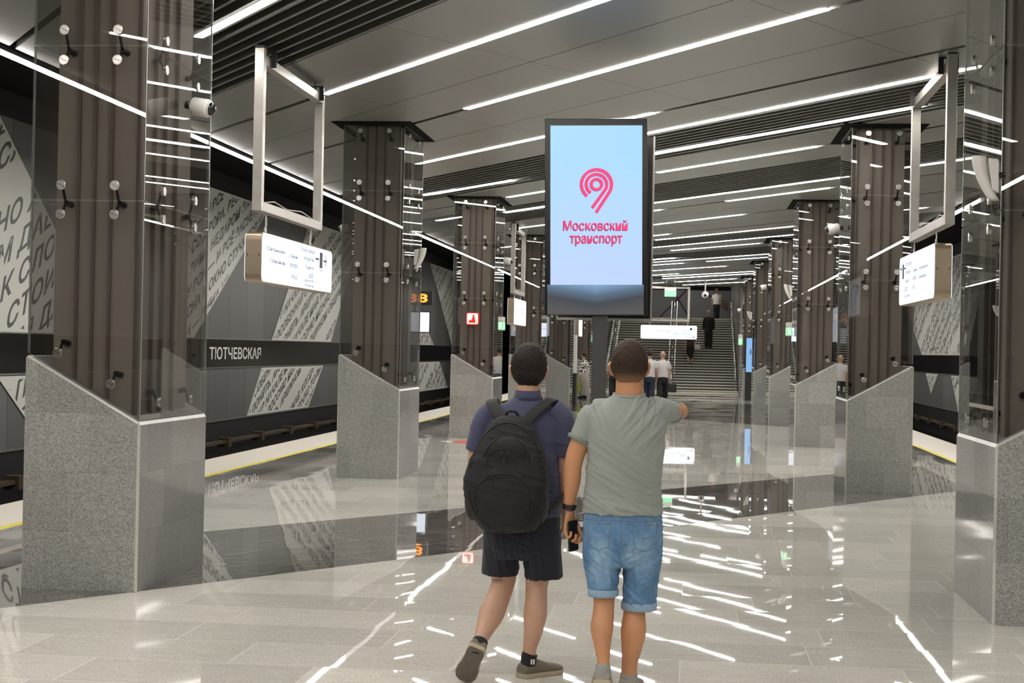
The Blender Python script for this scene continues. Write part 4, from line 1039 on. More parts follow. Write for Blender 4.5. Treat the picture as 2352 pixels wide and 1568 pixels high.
def folds(amp, dirs, base=.0015):
    """dirs: list of (vector across the folds *frequency, centre, radius, weight)"""
    def f(co, n):
        s = base*noise.noise(co*14)
        for k, c, r, wt in dirs:
            w_ = max(0, 1-((co-Vector(c)).length/r)**2) if r else 1
            if w_ <= 0: continue
            ph = co.dot(Vector(k)); u = noise.noise(Vector((ph, co.x*1.7, co.z*1.7)))
            s += amp*wt*w_*(ridge(u)**3*1.3-.4)
        return s
    return f
def finger(q, base, d, nrm, lens, curls, r):
    p = Vector(base); d = Vector(d).normalized(); nrm = Vector(nrm).normalized(); ax = d.cross(nrm).normalized(); pts = [(p.x, p.y, p.z, r*1.08, r*1.08)]
    for L, cu in zip(lens, curls):
        R = Matrix.Rotation(math.radians(cu), 3, ax); d = (R @ d).normalized(); p = p+d*L
        pts.append((p.x, p.y, p.z, r, r)); r *= .93
    e = p+d*r*.5; pts.append((e.x, e.y, e.z, r*.55, r*.55))
    q.tube([x[:3] for x in cat(pts, 0, 3)], [x[3] for x in cat(pts, 0, 3)], 10)
def hand(q, wrist, d, palm, thumb, size=.185, curls=(35, 40, 30), spread=.0, tcurl=(10, 20), r=.0088, rw=.026, td=(.62, .72)):
    """d: wrist to knuckles; palm: direction the palm faces; thumb: side of the thumb"""
    d, palm = Vector(d).normalized(), Vector(palm).normalized(); s = Vector(thumb); s = (s-d*s.dot(d)-palm*s.dot(palm)).normalized()
    k = size/.185; w_ = Vector(wrist); Lp = .095*k
    rs = []
    for f, wd, th in ((-.25, rw/k, .020), (0, .027, .018), (.25, .034, .0155), (.6, .041, .0145), (.9, .042, .013), (1.04, .038, .010)):
        rs.append((w_+d*Lp*f, s*wd*k, palm*th*k))
    q.rings(rs, 18)
    kn = w_+d*Lp
    for i, (o_, L, dz) in enumerate(((.031, 1.0, 0), (.010, 1.1, .004), (-.011, 1.03, .001), (-.031, .82, -.006))):
        b_ = kn+s*o_*k+d*(dz*k-.008); cc = [c*(1+.12*i) for c in curls]
        finger(q, b_, d+s*(.04-.03*i)*(1+spread), palm, [.043*L*k, .027*L*k, .022*L*k], cc, r*k*(1 if i < 3 else .88))
    tb = w_+d*Lp*.28+s*.026*k+palm*.006*k
    finger(q, tb, (d*td[0]+s*td[1]+palm*.25), palm-s*.5, [.042*k, .033*k, .026*k], [tcurl[0], tcurl[1], tcurl[1]], r*1.14*k)
def head_mesh(q, c, k=1.0, yaw=0.0, tilt=0.0):
    """skull, jaw, nose, brow, ears; face looks along +y (turned by yaw)"""
    R = Matrix.Rotation(yaw, 3, 'Z') @ Matrix.Rotation(tilt, 3, 'Y'); c = Vector(c)
    T = lambda v: c+R @ (Vector(v)*k)
    h = MB(); h.ell((0, -.012, .022), (.078, .094, .098), 24, 16); h.ell((0, -.03, -.025), (.072, .062, .062), 20, 12); h.ell((0, .022, -.045), (.064, .066, .072), 20, 12)
    h.ell((0, .050, -.088), (.034, .030, .022), 14, 8); h.ell((0, .068, .018), (.052, .022, .016), 14, 8)
    h.rings([((0, .088, .012), (.008, 0, 0), (0, .010, .006)), ((0, .098, -.012), (.011, 0, 0), (0, .012, .006)), ((0, .102, -.030), (.016, 0, 0), (0, .014, .008)), ((0, .088, -.036), (.014, 0, 0), (0, .012, .004))], 12)
    for s_ in (-1, 1):
        h.ell((s_*.045, .062, -.022), (.022, .020, .020), 12, 8)
        h.rings([((s_*.074, .000, -.048), (.008, 0, 0), (0, .010, .004)), ((s_*.083, -.006, -.036), (.010, 0, 0), (0, .014, .002)), ((s_*.092, -.012, -.012), (.008, 0, 0), (0, .021, .003)), ((s_*.097, -.018, .008), (.007, 0, 0), (0, .020, .002)), ((s_*.089, -.012, .022), (.006, 0, 0), (0, .012, .003))], 14)
    q.add([T(v) for v in h.v], h.f, 0, True)
    return T, R
def face(parent, T, k, R):
    for s_ in (-1, 1):
        MB().ell(T((s_*.031, .072, .002)), (.0125*k,)*3, 14, 10).obj('eye', 'eye_white', parent)
        MB().ell(T((s_*.031, .0835, .002)), (.0055*k, .003*k, .0055*k), 10, 8).obj('iris', 'iris', parent)
        MB().tube([T((s_*.014, .090, .024)), T((s_*.031, .091, .030)), T((s_*.048, .082, .025))], .0038*k, 6).obj('eyebrow', 'iris', parent)
    MB().rings([(T((-.022, .077, -.060)), (0, 0, .001), (0, .002, 0)), (T((-.01, .088, -.058)), (0, 0, .006*k), (0, .005, 0)), (T((0, .090, -.060)), (0, 0, .006*k), (0, .006, 0)), (T((.01, .088, -.058)), (0, 0, .006*k), (0, .005, 0)), (T((.022, .077, -.060)), (0, 0, .001), (0, .002, 0))], 10).obj('mouth', 'lip', parent)
def hair_cap(parent, T, R, k, m_, thick=.008, low=-.055, front=.045, vox=.0045, rough=.003, name='hair'):
    q = MB(); h = MB(); h.ell((0, -.014, .024), (.078+thick, .094+thick*.9, .098+thick), 36, 26); h.ell((0, -.032, -.016), (.075+thick*.7, .072+thick*.7, .075), 30, 18)
    q.add([T(v) for v in h.v], h.f, 0, True)
    Ri = R.inverted(); c = T((0, 0, 0))
    me = q.mesh('h', m_); o = bpy.data.objects.new('h', me); COL.objects.link(o); md = o.modifiers.new('r', 'REMESH'); md.mode = 'VOXEL'; md.voxel_size = vox
    out = bpy.data.meshes.new_from_object(o.evaluated_get(bpy.context.evaluated_depsgraph_get())); bpy.data.objects.remove(o)
    bm = bmesh.new(); bm.from_mesh(out); dead = []
    for v in bm.verts:
        l = (Ri @ (v.co-c))/k
        l_low = low+.0 if l.y < -.05 else (low+.045 if l.y < -.02 else (.018 if l.y < .012 else -.005+(l.y-.012)*.9))
        hidden = l.y > front-.0+ (.02 if l.z > .085 else 0) and l.z < .085
        if l.z < l_low or hidden: dead.append(v)
    bmesh.ops.delete(bm, geom=dead, context='VERTS')
    for v in bm.verts: v.co += v.normal*(noise.noise(v.co*95)*rough + noise.noise(v.co*38)*rough)
    bmesh.ops.solidify(bm, geom=bm.faces, thickness=-.004)
    bm.to_mesh(out); bm.free(); out.materials.clear(); out.materials.append(M[m_])
    for p in out.polygons: p.use_smooth = True
    out.name = name; return link(name, out, parent)
def on_surface(o, pts, off=.001, d=(0, 1, 0), start=-1.0):
    """project points onto mesh o along d, from behind the person"""
    bm = bmesh.new(); bm.from_mesh(o.data); tree = BVHTree.FromBMesh(bm); bm.free(); out = []
    for x, z in pts:
        h = tree.ray_cast(Vector((x, start, z)), Vector(d))
        if h[0]: out.append(h[0]-Vector(d)*off)
    return out
def seam(o, pts, r, m_, name, parent, n=24, closed=False):
    P_ = []
    for i in range(len(pts)-1):
        for j in range(n): t = j/n; P_.append((pts[i][0]+(pts[i+1][0]-pts[i][0])*t, pts[i][1]+(pts[i+1][1]-pts[i][1])*t))
    P_.append(pts[-1]); S = on_surface(o, P_)
    if len(S) > 3: MB().tube(S, r, 6).obj(name, m_, parent)
def shoe(par, heel, toe, upv, size, m_up, m_sole, width=.048, m_tread=None, name='shoe'):
    """heel/toe: floor-side points of the sole"""
    h, t_ = Vector(heel), Vector(toe); d = (t_-h).normalized(); u = Vector(upv); u = (u-d*u.dot(d)).normalized(); s = d.cross(u).normalized(); L = (t_-h).length
    sh = thing.__globals__['bpy'].data.objects.new(name, None)
    q = MB(); rs = []
    for f, w_, hh in ((.0, .70, .045), (.04, .82, .062), (.15, .90, .078), (.30, .88, .082), (.45, .92, .066), (.62, 1.06, .050), (.8, 1.05, .040), (.93, .82, .032), (1.0, .45, .022)):
        rs.append((h+d*L*f+u*(hh/2+.012), s*width*w_, u*hh/2*1.15))
    q.rings(rs, 20)
    up_ = fuse(q, name, m_up, .006, 3, None, par)
    q = MB(); n = 22; out = []
    prof = [(0, .62), (.04, .80), (.14, .88), (.3, .84), (.45, .86), (.62, 1.04), (.8, 1.06), (.93, .84), (1.0, .40)]
    left = [h+d*(L*f-.004)+s*width*w_*1.06 for f, w_ in prof]; right = [h+d*(L*f-.004)-s*width*w_*1.06 for f, w_ in prof][::-1]
    loop = left+right; N = len(loop); vs = [p-u*.0+Vector((0, 0, 0)) for p in loop]+[p+u*.024 for p in loop]
    q.add(vs, [tuple(range(N))[::-1], tuple(range(N, 2*N))]+[(i, (i+1) % N, (i+1) % N+N, i+N) for i in range(N)])
    so = q.obj('sole', [m_sole], up_, .004)
    if m_tread:
        q = MB(); vs = [p-u*.0015-(p-(h+t_)/2)*.06 for p in loop]; q.add(vs+[v-u*.002 for v in vs], [tuple(range(N)), tuple(range(N, 2*N))[::-1]]+[(i, i+N, (i+1) % N+N, (i+1) % N) for i in range(N)])
        q.obj('tread', m_tread, up_)
    for k in range(4):
        f = .40+.07*k; c = h+d*L*f+u*(.082-.008*k); MB().tube([c-s*.022, c+u*.004, c+s*.022], .0028, 6).obj('lace', 'sole', up_)
    return up_

# ------------------------------------------------------------ the man in the navy polo with the backpack
ml = thing('person', 'man seen from behind in a navy polo and dark shorts wearing a black backpack', 'person', (-.85, 8.35, 0), 0, None)
def build_left():
    body = MB()
    T, R = head_mesh(body, (.017, .02, 1.598), 1.03, .10, .02)
    limb(body, [(.016, .0, 1.40, .068, .068), (.017, .002, 1.46, .064, .066), (.018, .008, 1.54, .064, .066)], 4)
    torso(body, [(.80, .0, .155, .0, .115), (.90, .0, .165, .0, .12), (1.05, .0, .165, .0, .12), (1.20, -.005, .175, .0, .12), (1.33, -.008, .175, .0, .10), (1.40, .0, .13, .0, .08), (1.44, .01, .07, .0, .06)])
    # arms: left bent forward behind the pack, right hanging
    limb(body, [(-.185, .0, 1.35, .058, .058), (-.225, .0, 1.25, .052, .052), (-.248, .0, 1.12, .045, .045), (-.252, .0, 1.06, .041, .043), (-.245, .08, 1.0, .042, .040), (-.215, .20, .97, .030, .028)])
    hand(body, (-.205, .23, .965), (.35, .9, -.1), (.9, -.3, 0), (0, 0, 1), .18, (25, 30, 20))
    limb(body, [(.185, .0, 1.36, .058, .058), (.215, .0, 1.25, .050, .052), (.220, .0, 1.12, .044, .045), (.217, .02, 1.06, .040, .042), (.215, .06, .96, .040, .038), (.214, .10, .865, .028, .026)])
    hand(body, (.214, .105, .85), (0, .12, -1), (-1, 0, 0), (0, 1, .1), .185, (28, 32, 22))
    # hips, right leg bears the weight, left leg trails with its toes down
    torso(body, [(.70, 0, .10, 0, .08), (.76, 0, .155, -.002, .115), (.86, 0, .165, -.005, .12)])
    limb(body, [(.095, 0, .78, .080, .090), (.103, .01, .64, .074, .082), (.085, .02, .52, .064, .070), (.080, .018, .465, .058, .060), (.082, .0, .40, .058, .060), (.079, -.018, .33, .062, .066), (.070, -.01, .24, .050, .052), (.055, 0, .16, .037, .041), (.048, .0, .10, .036, .042), (.05, .0, .05, .036, .045)], 5, 18)
    limb(body, [(-.095, 0, .78, .080, .090), (-.103, .045, .64, .074, .082), (-.098, .065, .52, .068, .074), (-.100, .05, .47, .062, .064), (-.118, -.02, .40, .062, .064), (-.140, -.095, .335, .066, .068), (-.158, -.17, .28, .050, .054), (-.172, -.25, .235, .036, .040), (-.178, -.285, .205, .033, .036), (-.182, -.290, .190, .030, .030)], 5, 18)
    b_ = fuse(body, 'body', 'skin_l', .0042, 4, None, ml)
    face(ml, T, 1.03, R)
    M['hair_l'] = hair_mat('dark_brown_hair', (.003, .002, .0015), (.028, .019, .013))
    hair_cap(ml, T, R, 1.03, 'hair_l', .010, -.078, .048)
    # polo shirt
    q = MB()
    torso(q, [(.815, -.002, .200, -.002, .142), (.90, 0, .202, .0, .146), (1.02, -.002, .196, .0, .145), (1.15, -.006, .198, .0, .140), (1.27, -.008, .208, -.002, .130), (1.345, -.008, .205, -.004, .112), (1.40, .0, .150, -.004, .090), (1.435, .012, .092, .0, .076), (1.455, .016, .074, .0, .070)])
    limb(q, [(-.14, 0, 1.375, .075, .08), (-.195, 0, 1.33, .072, .078), (-.225, 0, 1.25, .066, .072), (-.243, 0, 1.165, .064, .070)], 4)
    limb(q, [(.14, 0, 1.385, .075, .08), (.190, 0, 1.34, .072, .078), (.208, 0, 1.25, .064, .072), (.212, 0, 1.150, .062, .070)], 4)
    fuse(q, 'shirt', 'shirt_navy', .007, 3, folds(.008, [((0, 0, 30), (.19, 0, 1.22), .16, .7), ((9, 0, 26), (.16, -.1, .98), .25, .8), ((20, 0, 14), (-.2, 0, 1.25), .15, .5), ((26, 0, 4), (.05, 0, 1.4), .12, .4)]), ml)
    q = MB(); q.rings([((.017, .002, 1.440), (.081, 0, .0), (0, .079, 0)), ((.017, .002, 1.462), (.071, 0, 0), (0, .071, 0)), ((.017, .004, 1.492), (.066, 0, 0), (0, .069, .006)), ((.017, .004, 1.494), (.060, 0, 0), (0, .064, .006))], 28); q.obj('collar', 'shirt_navy', ml)
    # shorts
    q = MB()
    torso(q, [(.62, -.0, .165, -.0, .125), (.70, 0, .196, -.004, .142), (.80, 0, .200, -.004, .142), (.85, 0, .198, 0, .14)])
    limb(q, [(-.098, .005, .76, .104, .125), (-.108, .03, .66, .100, .118), (-.117, .055, .57, .098, .112), (-.119, .06, .522, .098, .110)], 4, 24)
    limb(q, [(.100, .0, .76, .104, .125), (.108, .008, .66, .100, .118), (.115, .015, .57, .100, .112), (.117, .018, .517, .100, .110)], 4, 24)
    fuse(q, 'shorts', 'shorts_navy', .0075, 3, folds(.009, [((26, 0, 5), (0, 0, .60), .3, .9), ((8, 0, 24), (0, -.1, .70), .18, .6)]), ml)
    # socks and shoes
    q = MB(); limb(q, [(.056, 0, .125, .041, .046), (.049, .0, .10, .041, .047), (.049, .002, .065, .042, .052)], 3); q.obj('sock', 'sock_black', ml)
    q = MB(); limb(q, [(-.173, -.262, .225, .040, .044), (-.18, -.29, .195, .040, .046), (-.186, -.30, .165, .041, .05)], 3); q.obj('sock', 'sock_black', ml)
    MB().box((.064, -.048, .075), (.072, -.043, .100)).obj('sock_mark', 'letter_white', ml); MB().box((.076, -.045, .075), (.084, -.040, .100)).obj('sock_mark', 'letter_white', ml)
    shoe(ml, (.010, -.035, 0), (.205, .165, .0), (0, 0, 1), 1, 'shoe', 'sole', .052)
    shoe(ml, (-.176, -.355, .205), (-.268, -.215, .004), (.12, .85, .45), 1, 'shoe', 'sole', .052, 'sole_dark')
build_left()
# backpack: carried, so it is a thing of its own
def build_pack():
    t = thing('backpack', 'large black nylon backpack on the back of the man in the navy polo', 'backpack', (-.85, 8.35, 0))
    O_ = -.205
    q = MB()
    rows = [(.775, -.045, .085, O_, .065), (.79, -.045, .135, O_-.005, .10), (.83, -.050, .168, O_-.012, .118), (.92, -.060, .205, O_-.018, .128), (1.01, -.062, .218, O_-.018, .130), (1.10, -.058, .208, O_-.010, .122), (1.19, -.052, .176, O_, .108), (1.27, -.048, .136, O_+.015, .090), (1.335, -.045, .095, O_+.028, .065), (1.362, -.045, .055, O_+.035, .035)]
    P_ = cat(rows, 0, 4)
    def sq(c, rx, ry, n=36, e=.72):
        out = []
        for i in range(n):
            a = 2*PI*i/n; ca, sa = math.cos(a), math.sin(a)
            out.append(Vector(c)+Vector((rx*math.copysign(abs(ca)**e, ca), ry*math.copysign(abs(sa)**e, sa), 0)))
        return out
    vs = []; n = 36
    for p in P_: vs += sq((p[1], p[3], p[0]), p[2], p[4])
    N = len(P_); q.add(vs, [(k*n+i, k*n+(i+1) % n, (k+1)*n+(i+1) % n, (k+1)*n+i) for k in range(N-1) for i in range(n)]+[tuple(range(n))[::-1], tuple(range((N-1)*n, N*n))], 0, True)
    fo = folds(.006, [((4, 0, 22), (-.05, -.3, 1.0), .5, .8), ((22, 0, 6), (.08, -.3, .95), .25, .6)])
    main = fuse(q, 'main_compartment', 'pack', .007, 3, fo, t)
    q = MB(); q.ell((-.062, O_-.118, .965), (.150, .048, .155), 24, 16); q.ell((-.062, O_-.105, .86), (.140, .05, .075), 24, 12); fuse(q, 'front_pocket', 'pack', .006, 3, folds(.004, [((6, 0, 26), (-.05, -.33, .95), .4, .8)]), t)
    q = MB(); q.ell((-.052, O_-.085, 1.175), (.118, .045, .088), 22, 14); fuse(q, 'top_pocket', 'pack', .006, 3, None, t)
    for s_ in (-1, 1):
        q = MB(); q.ell((-.058+s_*.176, O_-.01, .93), (.040, .085, .105), 18, 12); fuse(q, 'side_pocket', 'pack_trim', .006, 2, None, t)
    # zips, piping, pulls
    def sarc(cx, cz, rx, rz, a0, a1, nm, r=.0028, m_='pack_trim', start=-1.0):
        pts = [(cx+rx*math.cos(math.radians(a0+(a1-a0)*i/30)), cz+rz*math.sin(math.radians(a0+(a1-a0)*i/30))) for i in range(31)]
        tree = []
        for o in t.children: tree.append(o)
        best = []
        bvs = []
        for o in tree:
            if o.type == 'MESH' and 'pocket' in o.name or o.name.startswith('main'):
                bm = bmesh.new(); bm.from_mesh(o.data); bvs.append(BVHTree.FromBMesh(bm)); bm.free()
        for x, z in pts:
            hs = [h[0] for h in (b_.ray_cast(Vector((x, start, z)), Vector((0, 1, 0))) for b_ in bvs) if h[0]]
            if hs: best.append(min(hs, key=lambda p: p.y)-Vector((0, .002, 0)))
        if len(best) > 3: MB().tube(best, r, 6).obj(nm, m_, t)
    sarc(-.052, 1.10, .125, .165, 20, 160, 'zip', .0035); sarc(-.052, 1.13, .105, .075, -10, 190, 'zip', .003)
    sarc(-.062, .97, .142, .110, 8, 172, 'zip', .0035); sarc(-.062, .97, .150, .190, 180, 360, 'piping', .003); sarc(-.055, 1.02, .195, .31, 15, 165, 'piping', .0035)
    sarc(-.066, 1.035, .052, .030, 0, 360, 'emblem', .0025); sarc(-.055, 1.0, .188, .215, 185, 355, 'piping', .003)
    for x, z in ((-.075, 1.20), (-.045, 1.20), (-.068, 1.155), (-.06, 1.15), (-.15, 1.085), (.075, 1.17), (-.12, 1.09)):
        bm = bmesh.new(); bm.from_mesh(main.data); tr = BVHTree.FromBMesh(bm); bm.free()
        h = tr.ray_cast(Vector((x, -1, z)), Vector((0, 1, 0)))[0]
        if h: MB().bar((x, h.y-.045, z), (x+.004, h.y-.047, z-.024), .008, .005, 0, (0, 1, 0)).obj('zip_pull', 'dark_metal', t, .001)
    # haul loop and shoulder straps
    MB().tube(cat([(-.075, O_+.05, 1.352), (-.07, O_+.02, 1.378), (-.045, O_+.01, 1.388), (-.02, O_+.02, 1.378), (-.015, O_+.05, 1.352)], 0, 5), .007, 8).obj('haul_loop', 'pack_trim', t)
    def strap(pts, w0, w1, nm, th=.011):
        P2 = cat(pts, 0, 8); q = MB(); N2 = len(P2); vs = []
        for i, p in enumerate(P2):
            a = Vector(P2[max(0, i-1)][:3]); c = Vector(P2[min(N2-1, i+1)][:3]); d = (c-a).normalized(); nn = Vector(p[3:6]).normalized(); s_ = d.cross(nn).normalized(); nn = s_.cross(d).normalized()
            ww = w0+(w1-w0)*i/(N2-1)
            for j in range(12):
                a_ = 2*PI*j/12; vs.append(Vector(p[:3])+s_*ww/2*math.copysign(abs(math.cos(a_))**.5, math.cos(a_))+nn*th/2*math.copysign(abs(math.sin(a_))**.7, math.sin(a_)))
        q.add(vs, [(k*12+i, k*12+(i+1) % 12, (k+1)*12+(i+1) % 12, (k+1)*12+i) for k in range(N2-1) for i in range(12)]+[tuple(range(12))[::-1], tuple(range((N2-1)*12, N2*12))], 0, True)
        q.obj(nm, 'pack_trim', t)
    strap([(-.085, -.165, 1.33, 0, -1, .1), (-.125, -.135, 1.375, 0, -1, .4), (-.158, -.088, 1.422, -.2, -.6, .8), (-.168, -.03, 1.438, -.3, 0, 1), (-.165, .05, 1.425, -.2, .5, .9), (-.150, .115, 1.36, 0, 1, .2), (-.140, .15, 1.22, 0, 1, 0), (-.150, .155, 1.08, 0, 1, 0), (-.215, .09, .98, -.8, .6, 0), (-.23, -.06, .92, -1, 0, 0), (-.215, -.14, .88, -1, 0, 0)], .066, .040, 'shoulder_strap')
    strap([(.010, -.165, 1.315, 0, -1, .1), (.062, -.130, 1.375, 0, -1, .4), (.115, -.090, 1.425, .1, -.6, .8), (.145, -.03, 1.447, .3, 0, 1), (.150, .05, 1.435, .2, .5, .9), (.150, .115, 1.37, 0, 1, .2), (.150, .15, 1.22, 0, 1, 0), (.165, .155, 1.08, 0, 1, 0), (.222, .07, 1.0, .8, .6, 0), (.205, -.06, .93, 1, 0, 0), (.150, -.15, .88, 1, -.2, 0)], .060, .036, 'shoulder_strap')
build_pack()

# ------------------------------------------------------------ the man in the grey T-shirt
mr = thing('person', 'man in a grey T-shirt and rolled denim shorts raising his right arm to point', 'person', (-.32, 8.05, 0))
def build_right():
    body = MB()
    T, R = head_mesh(body, (.022, .02, 1.628), 1.04, .03, -.01)
    limb(body, [(.024, .0, 1.42, .070, .070), (.024, .002, 1.49, .069, .070), (.022, .006, 1.57, .066, .068)], 4)
    torso(body, [(.84, .005, .155, .0, .11), (.95, .003, .16, 0, .115), (1.1, .010, .165, 0, .12), (1.28, .012, .165, 0, .11), (1.37, .010, .150, 0, .09), (1.43, .018, .10, 0, .07), (1.47, .024, .07, 0, .07)])
    limb(body, [(-.150, 0, 1.37, .050, .054), (-.192, 0, 1.29, .050, .054), (-.232, -.005, 1.20, .048, .050), (-.248, -.008, 1.125, .044, .046), (-.252, .005, 1.05, .043, .042), (-.262, .03, .97, .033, .032), (-.266, .045, .90, .028, .025)], 5, 18)
    # hand holding the phone: fingers wrap its left edge, palm turned to the rear
    hand(body, (-.262, .048, .882), (.0, .0, -1), (.75, -.65, 0), (.65, .75, 0), .195, (25, 62, 48), 0, (6, 8), .0092, .026, (.95, .28))
    limb(body, [(.145, .01, 1.40, .046, .046), (.190, .045, 1.405, .046, .046), (.236, .10, 1.405, .045, .045), (.268, .155, 1.406, .043, .043), (.272, .22, 1.402, .042, .042), (.238, .34, 1.388, .034, .033), (.200, .43, 1.385, .028, .026)], 5, 18)
    d = Vector((-.22, .95, .03)); q2 = body
    w_ = Vector((.197, .44, 1.386)); hand(body, w_, d, (0, 0, -1), (-1, 0, 0), .185, (70, 80, 50), 0, (20, 35))
    finger(body, w_+d.normalized()*.085+Vector((-.03, 0, 0)), d, (0, 0, -1), [.045, .028, .024], [3, 4, 3], .009)
    torso(body, [(.72, 0, .10, 0, .08), (.78, .004, .155, -.002, .115), (.88, .004, .16, -.005, .115)])
    limb(body, [(.095, 0, .80, .078, .088), (.096, .012, .66, .072, .082), (.078, .02, .53, .064, .070), (.072, .018, .465, .056, .058), (.071, .005, .40, .055, .058), (.069, -.015, .315, .064, .068), (.062, -.012, .23, .052, .056), (.053, .0, .15, .040, .044), (.050, .0, .09, .040, .046), (.050, .0, .05, .040, .05)], 5, 18)
    limb(body, [(-.088, 0, .80, .078, .088), (-.092, -.012, .66, .072, .082), (-.080, -.04, .53, .062, .068), (-.078, -.055, .46, .052, .056), (-.080, -.085, .39, .054, .060), (-.083, -.115, .335, .056, .064), (-.078, -.135, .26, .042, .048), (-.070, -.155, .19, .031, .036), (-.070, -.165, .145, .032, .040), (-.072, -.165, .11, .034, .044)], 5, 18)
    fuse(body, 'body', 'skin_r', .0040, 4, None, mr); face(mr, T, 1.04, R)
    M['hair_r'] = hair_mat('brown_cropped_hair', (.012, .007, .004), (.065, .038, .022), (1.545, 1.60, (.30, .16, .085)))
    hair_cap(mr, T, R, 1.04, 'hair_r', .0065, -.072, .048, .0045, .0022)
    MB().tube([T((-.082, -.035, -.020)), T((-.086, -.005, .012)), T((-.080, .075, .018))], .003, 6).obj('glasses_temple', 'black_plastic', mr)
    MB().tube([T((.082, -.035, -.020)), T((.086, -.005, .012)), T((.080, .075, .018))], .003, 6).obj('glasses_temple', 'black_plastic', mr)
    for s_ in (-1, 1): MB().ell(T((s_*.034, .092, .006)), (.026, .004, .019), 14, 8).obj('glasses_lens', 'black_plastic', mr)
    q = MB()
    torso(q, [(.895, .004, .203, -.002, .146), (.95, .003, .198, 0, .145), (1.05, .004, .190, 0, .142), (1.15, .010, .190, 0, .142), (1.27, .010, .200, -.002, .136), (1.355, .006, .205, -.004, .120), (1.41, .012, .175, -.006, .100), (1.455, .020, .120, -.004, .085), (1.487, .024, .080, 0, .075)])
    limb(q, [(-.09, 0, 1.385, .060, .08), (-.150, 0, 1.378, .070, .08), (-.188, 0, 1.31, .064, .072), (-.212, -.004, 1.258, .060, .068)], 4)
    limb(q, [(.08, 0, 1.40, .062, .08), (.140, .005, 1.408, .070, .078), (.188, .045, 1.408, .064, .068), (.222, .095, 1.405, .057, .058), (.240, .13, 1.402, .055, .056)], 4)
    sh = fuse(q, 'shirt', 'shirt_grey', .0065, 2, folds(.011, [((14, 0, 24), (-.02, -.12, 1.02), .30, .9), ((8, 0, 30), (.10, -.12, .96), .22, .7), ((24, 0, -20), (.15, -.1, 1.33), .20, .9), ((26, 0, -8), (.10, -.05, 1.43), .16, .8), ((24, 0, 12), (-.10, -.1, 1.38), .16, .5), ((4, 0, 34), (0, -.12, .92), .25, .4), ((20, 0, 16), (-.18, 0, 1.15), .16, .5)]), mr)
    q = MB(); q.tube([(.024+.076*math.cos(a), .0+.076*math.sin(a), 1.488+.010*math.sin(a)) for a in [i*2*PI/30 for i in range(30)]], .0075, 8, closed=True); q.obj('neck_band', 'shirt_grey', mr)
    d = Vector((-.03, -.004, -.06)).normalized(); u, v = MB().frame(d); c = Vector((-.214, -.004, 1.250))
    q = MB(); q.rings([(c-d*.012, u*.066, v*.071), (c+d*.008, u*.066, v*.071)], 26); q.obj('sleeve_band', 'shirt_grey_trim', mr)
    d = Vector((.10, .30, -.01)).normalized(); u, v = MB().frame(d); c = Vector((.242, .134, 1.402)); q = MB(); q.rings([(c-d*.012, u*.058, v*.058), (c+d*.008, u*.0575, v*.0575)], 26); q.obj('sleeve_band', 'shirt_grey_trim', mr)
    q = MB()
    torso(q, [(.64, 0, .15, 0, .12), (.72, .006, .196, -.006, .146), (.80, .006, .200, -.008, .150), (.90, .005, .196, 0, .138)])
    limb(q, [(-.092, -.004, .78, .100, .130), (-.096, -.015, .68, .096, .116), (-.089, -.035, .58, .080, .098), (-.084, -.052, .505, .072, .086)], 4, 24)
    limb(q, [(.104, -.0, .78, .102, .130), (.108, .008, .68, .098, .118), (.100, .016, .56, .088, .102), (.093, .016, .430, .084, .092)], 4, 24)
    dn = fuse(q, 'denim_shorts', 'denim', .0065, 2, folds(.011, [((30, 0, 6), (0, -.1, .60), .26, .7), ((14, 0, 28), (-.06, -.1, .68), .16, .8), ((-14, 0, 26), (.10, -.1, .66), .16, .8), ((20, 0, 22), (.10, -.08, .48), .14, .8)]), mr)
    for c_, rx, ry, hh in (((-.083, -.054, .508), .078, .092, .036), ((.093, .016, .437), .090, .098, .040)):
        q = MB(); c_ = Vector(c_); q.rings([(c_+Vector((0, 0, -hh/2)), (rx*.96, 0, 0), (0, ry*.96, 0)), (c_+Vector((0, 0, -hh*.35)), (rx, 0, 0), (0, ry, 0)), (c_+Vector((0, 0, hh*.4)), (rx*1.0, 0, 0), (0, ry, 0)), (c_+Vector((0, 0, hh/2)), (rx*.96, 0, 0), (0, ry*.96, 0))], 30); q.obj('rolled_cuff', 'denim_cuff', mr)
    seam(dn, [(.004, .90), (.002, .68)], .0017, 'stitch', 'seam', mr); seam(dn, [(-.19, .868), (-.0, .872), (.195, .870)], .0014, 'stitch', 'seam', mr)
    for x0_, x1_ in ((-.165, -.050), (.062, .178)):
        seam(dn, [(x0_, .855), (x0_+.006, .745), ((x0_+x1_)/2, .722), (x1_-.006, .745), (x1_, .855), (x0_, .855)], .0016, 'stitch', 'pocket_seam', mr)
        seam(dn, [(x0_+.012, .80), ((x0_+x1_)/2, .785), (x1_-.012, .80)], .0012, 'stitch', 'pocket_seam', mr)
    q = MB(); q.rod((.165, -.118, .862), (.165, -.128, .862), .006); q.obj('rivet', 'steel', mr)
    # wrist band
    c = Vector((-.2635, .037, .918)); d = Vector((-.06, .18, -.9)).normalized(); u, v = MB().frame(d)
    q = MB(); q.rings([(c-d*.014, u*.033, v*.033), (c-d*.012, u*.0355, v*.0355), (c+d*.012, u*.0355, v*.0355), (c+d*.014, u*.033, v*.033)], 26); q.obj('wrist_band', 'black_plastic', mr)
    q = MB(); limb(q, [(-.070, -.158, .165, .037, .044), (-.071, -.166, .14, .038, .046), (-.073, -.166, .11, .040, .050)], 3); q.obj('sock', 'sock_grey', mr)
    q = MB(); limb(q, [(.051, 0, .10, .044, .05), (.05, 0, .06, .045, .054)], 3); q.obj('sock', 'sock_grey', mr)
    shoe(mr, (.040, -.06, 0), (.075, .215, 0), (0, 0, 1), 1, 'shoe_grey', 'sole', .052)
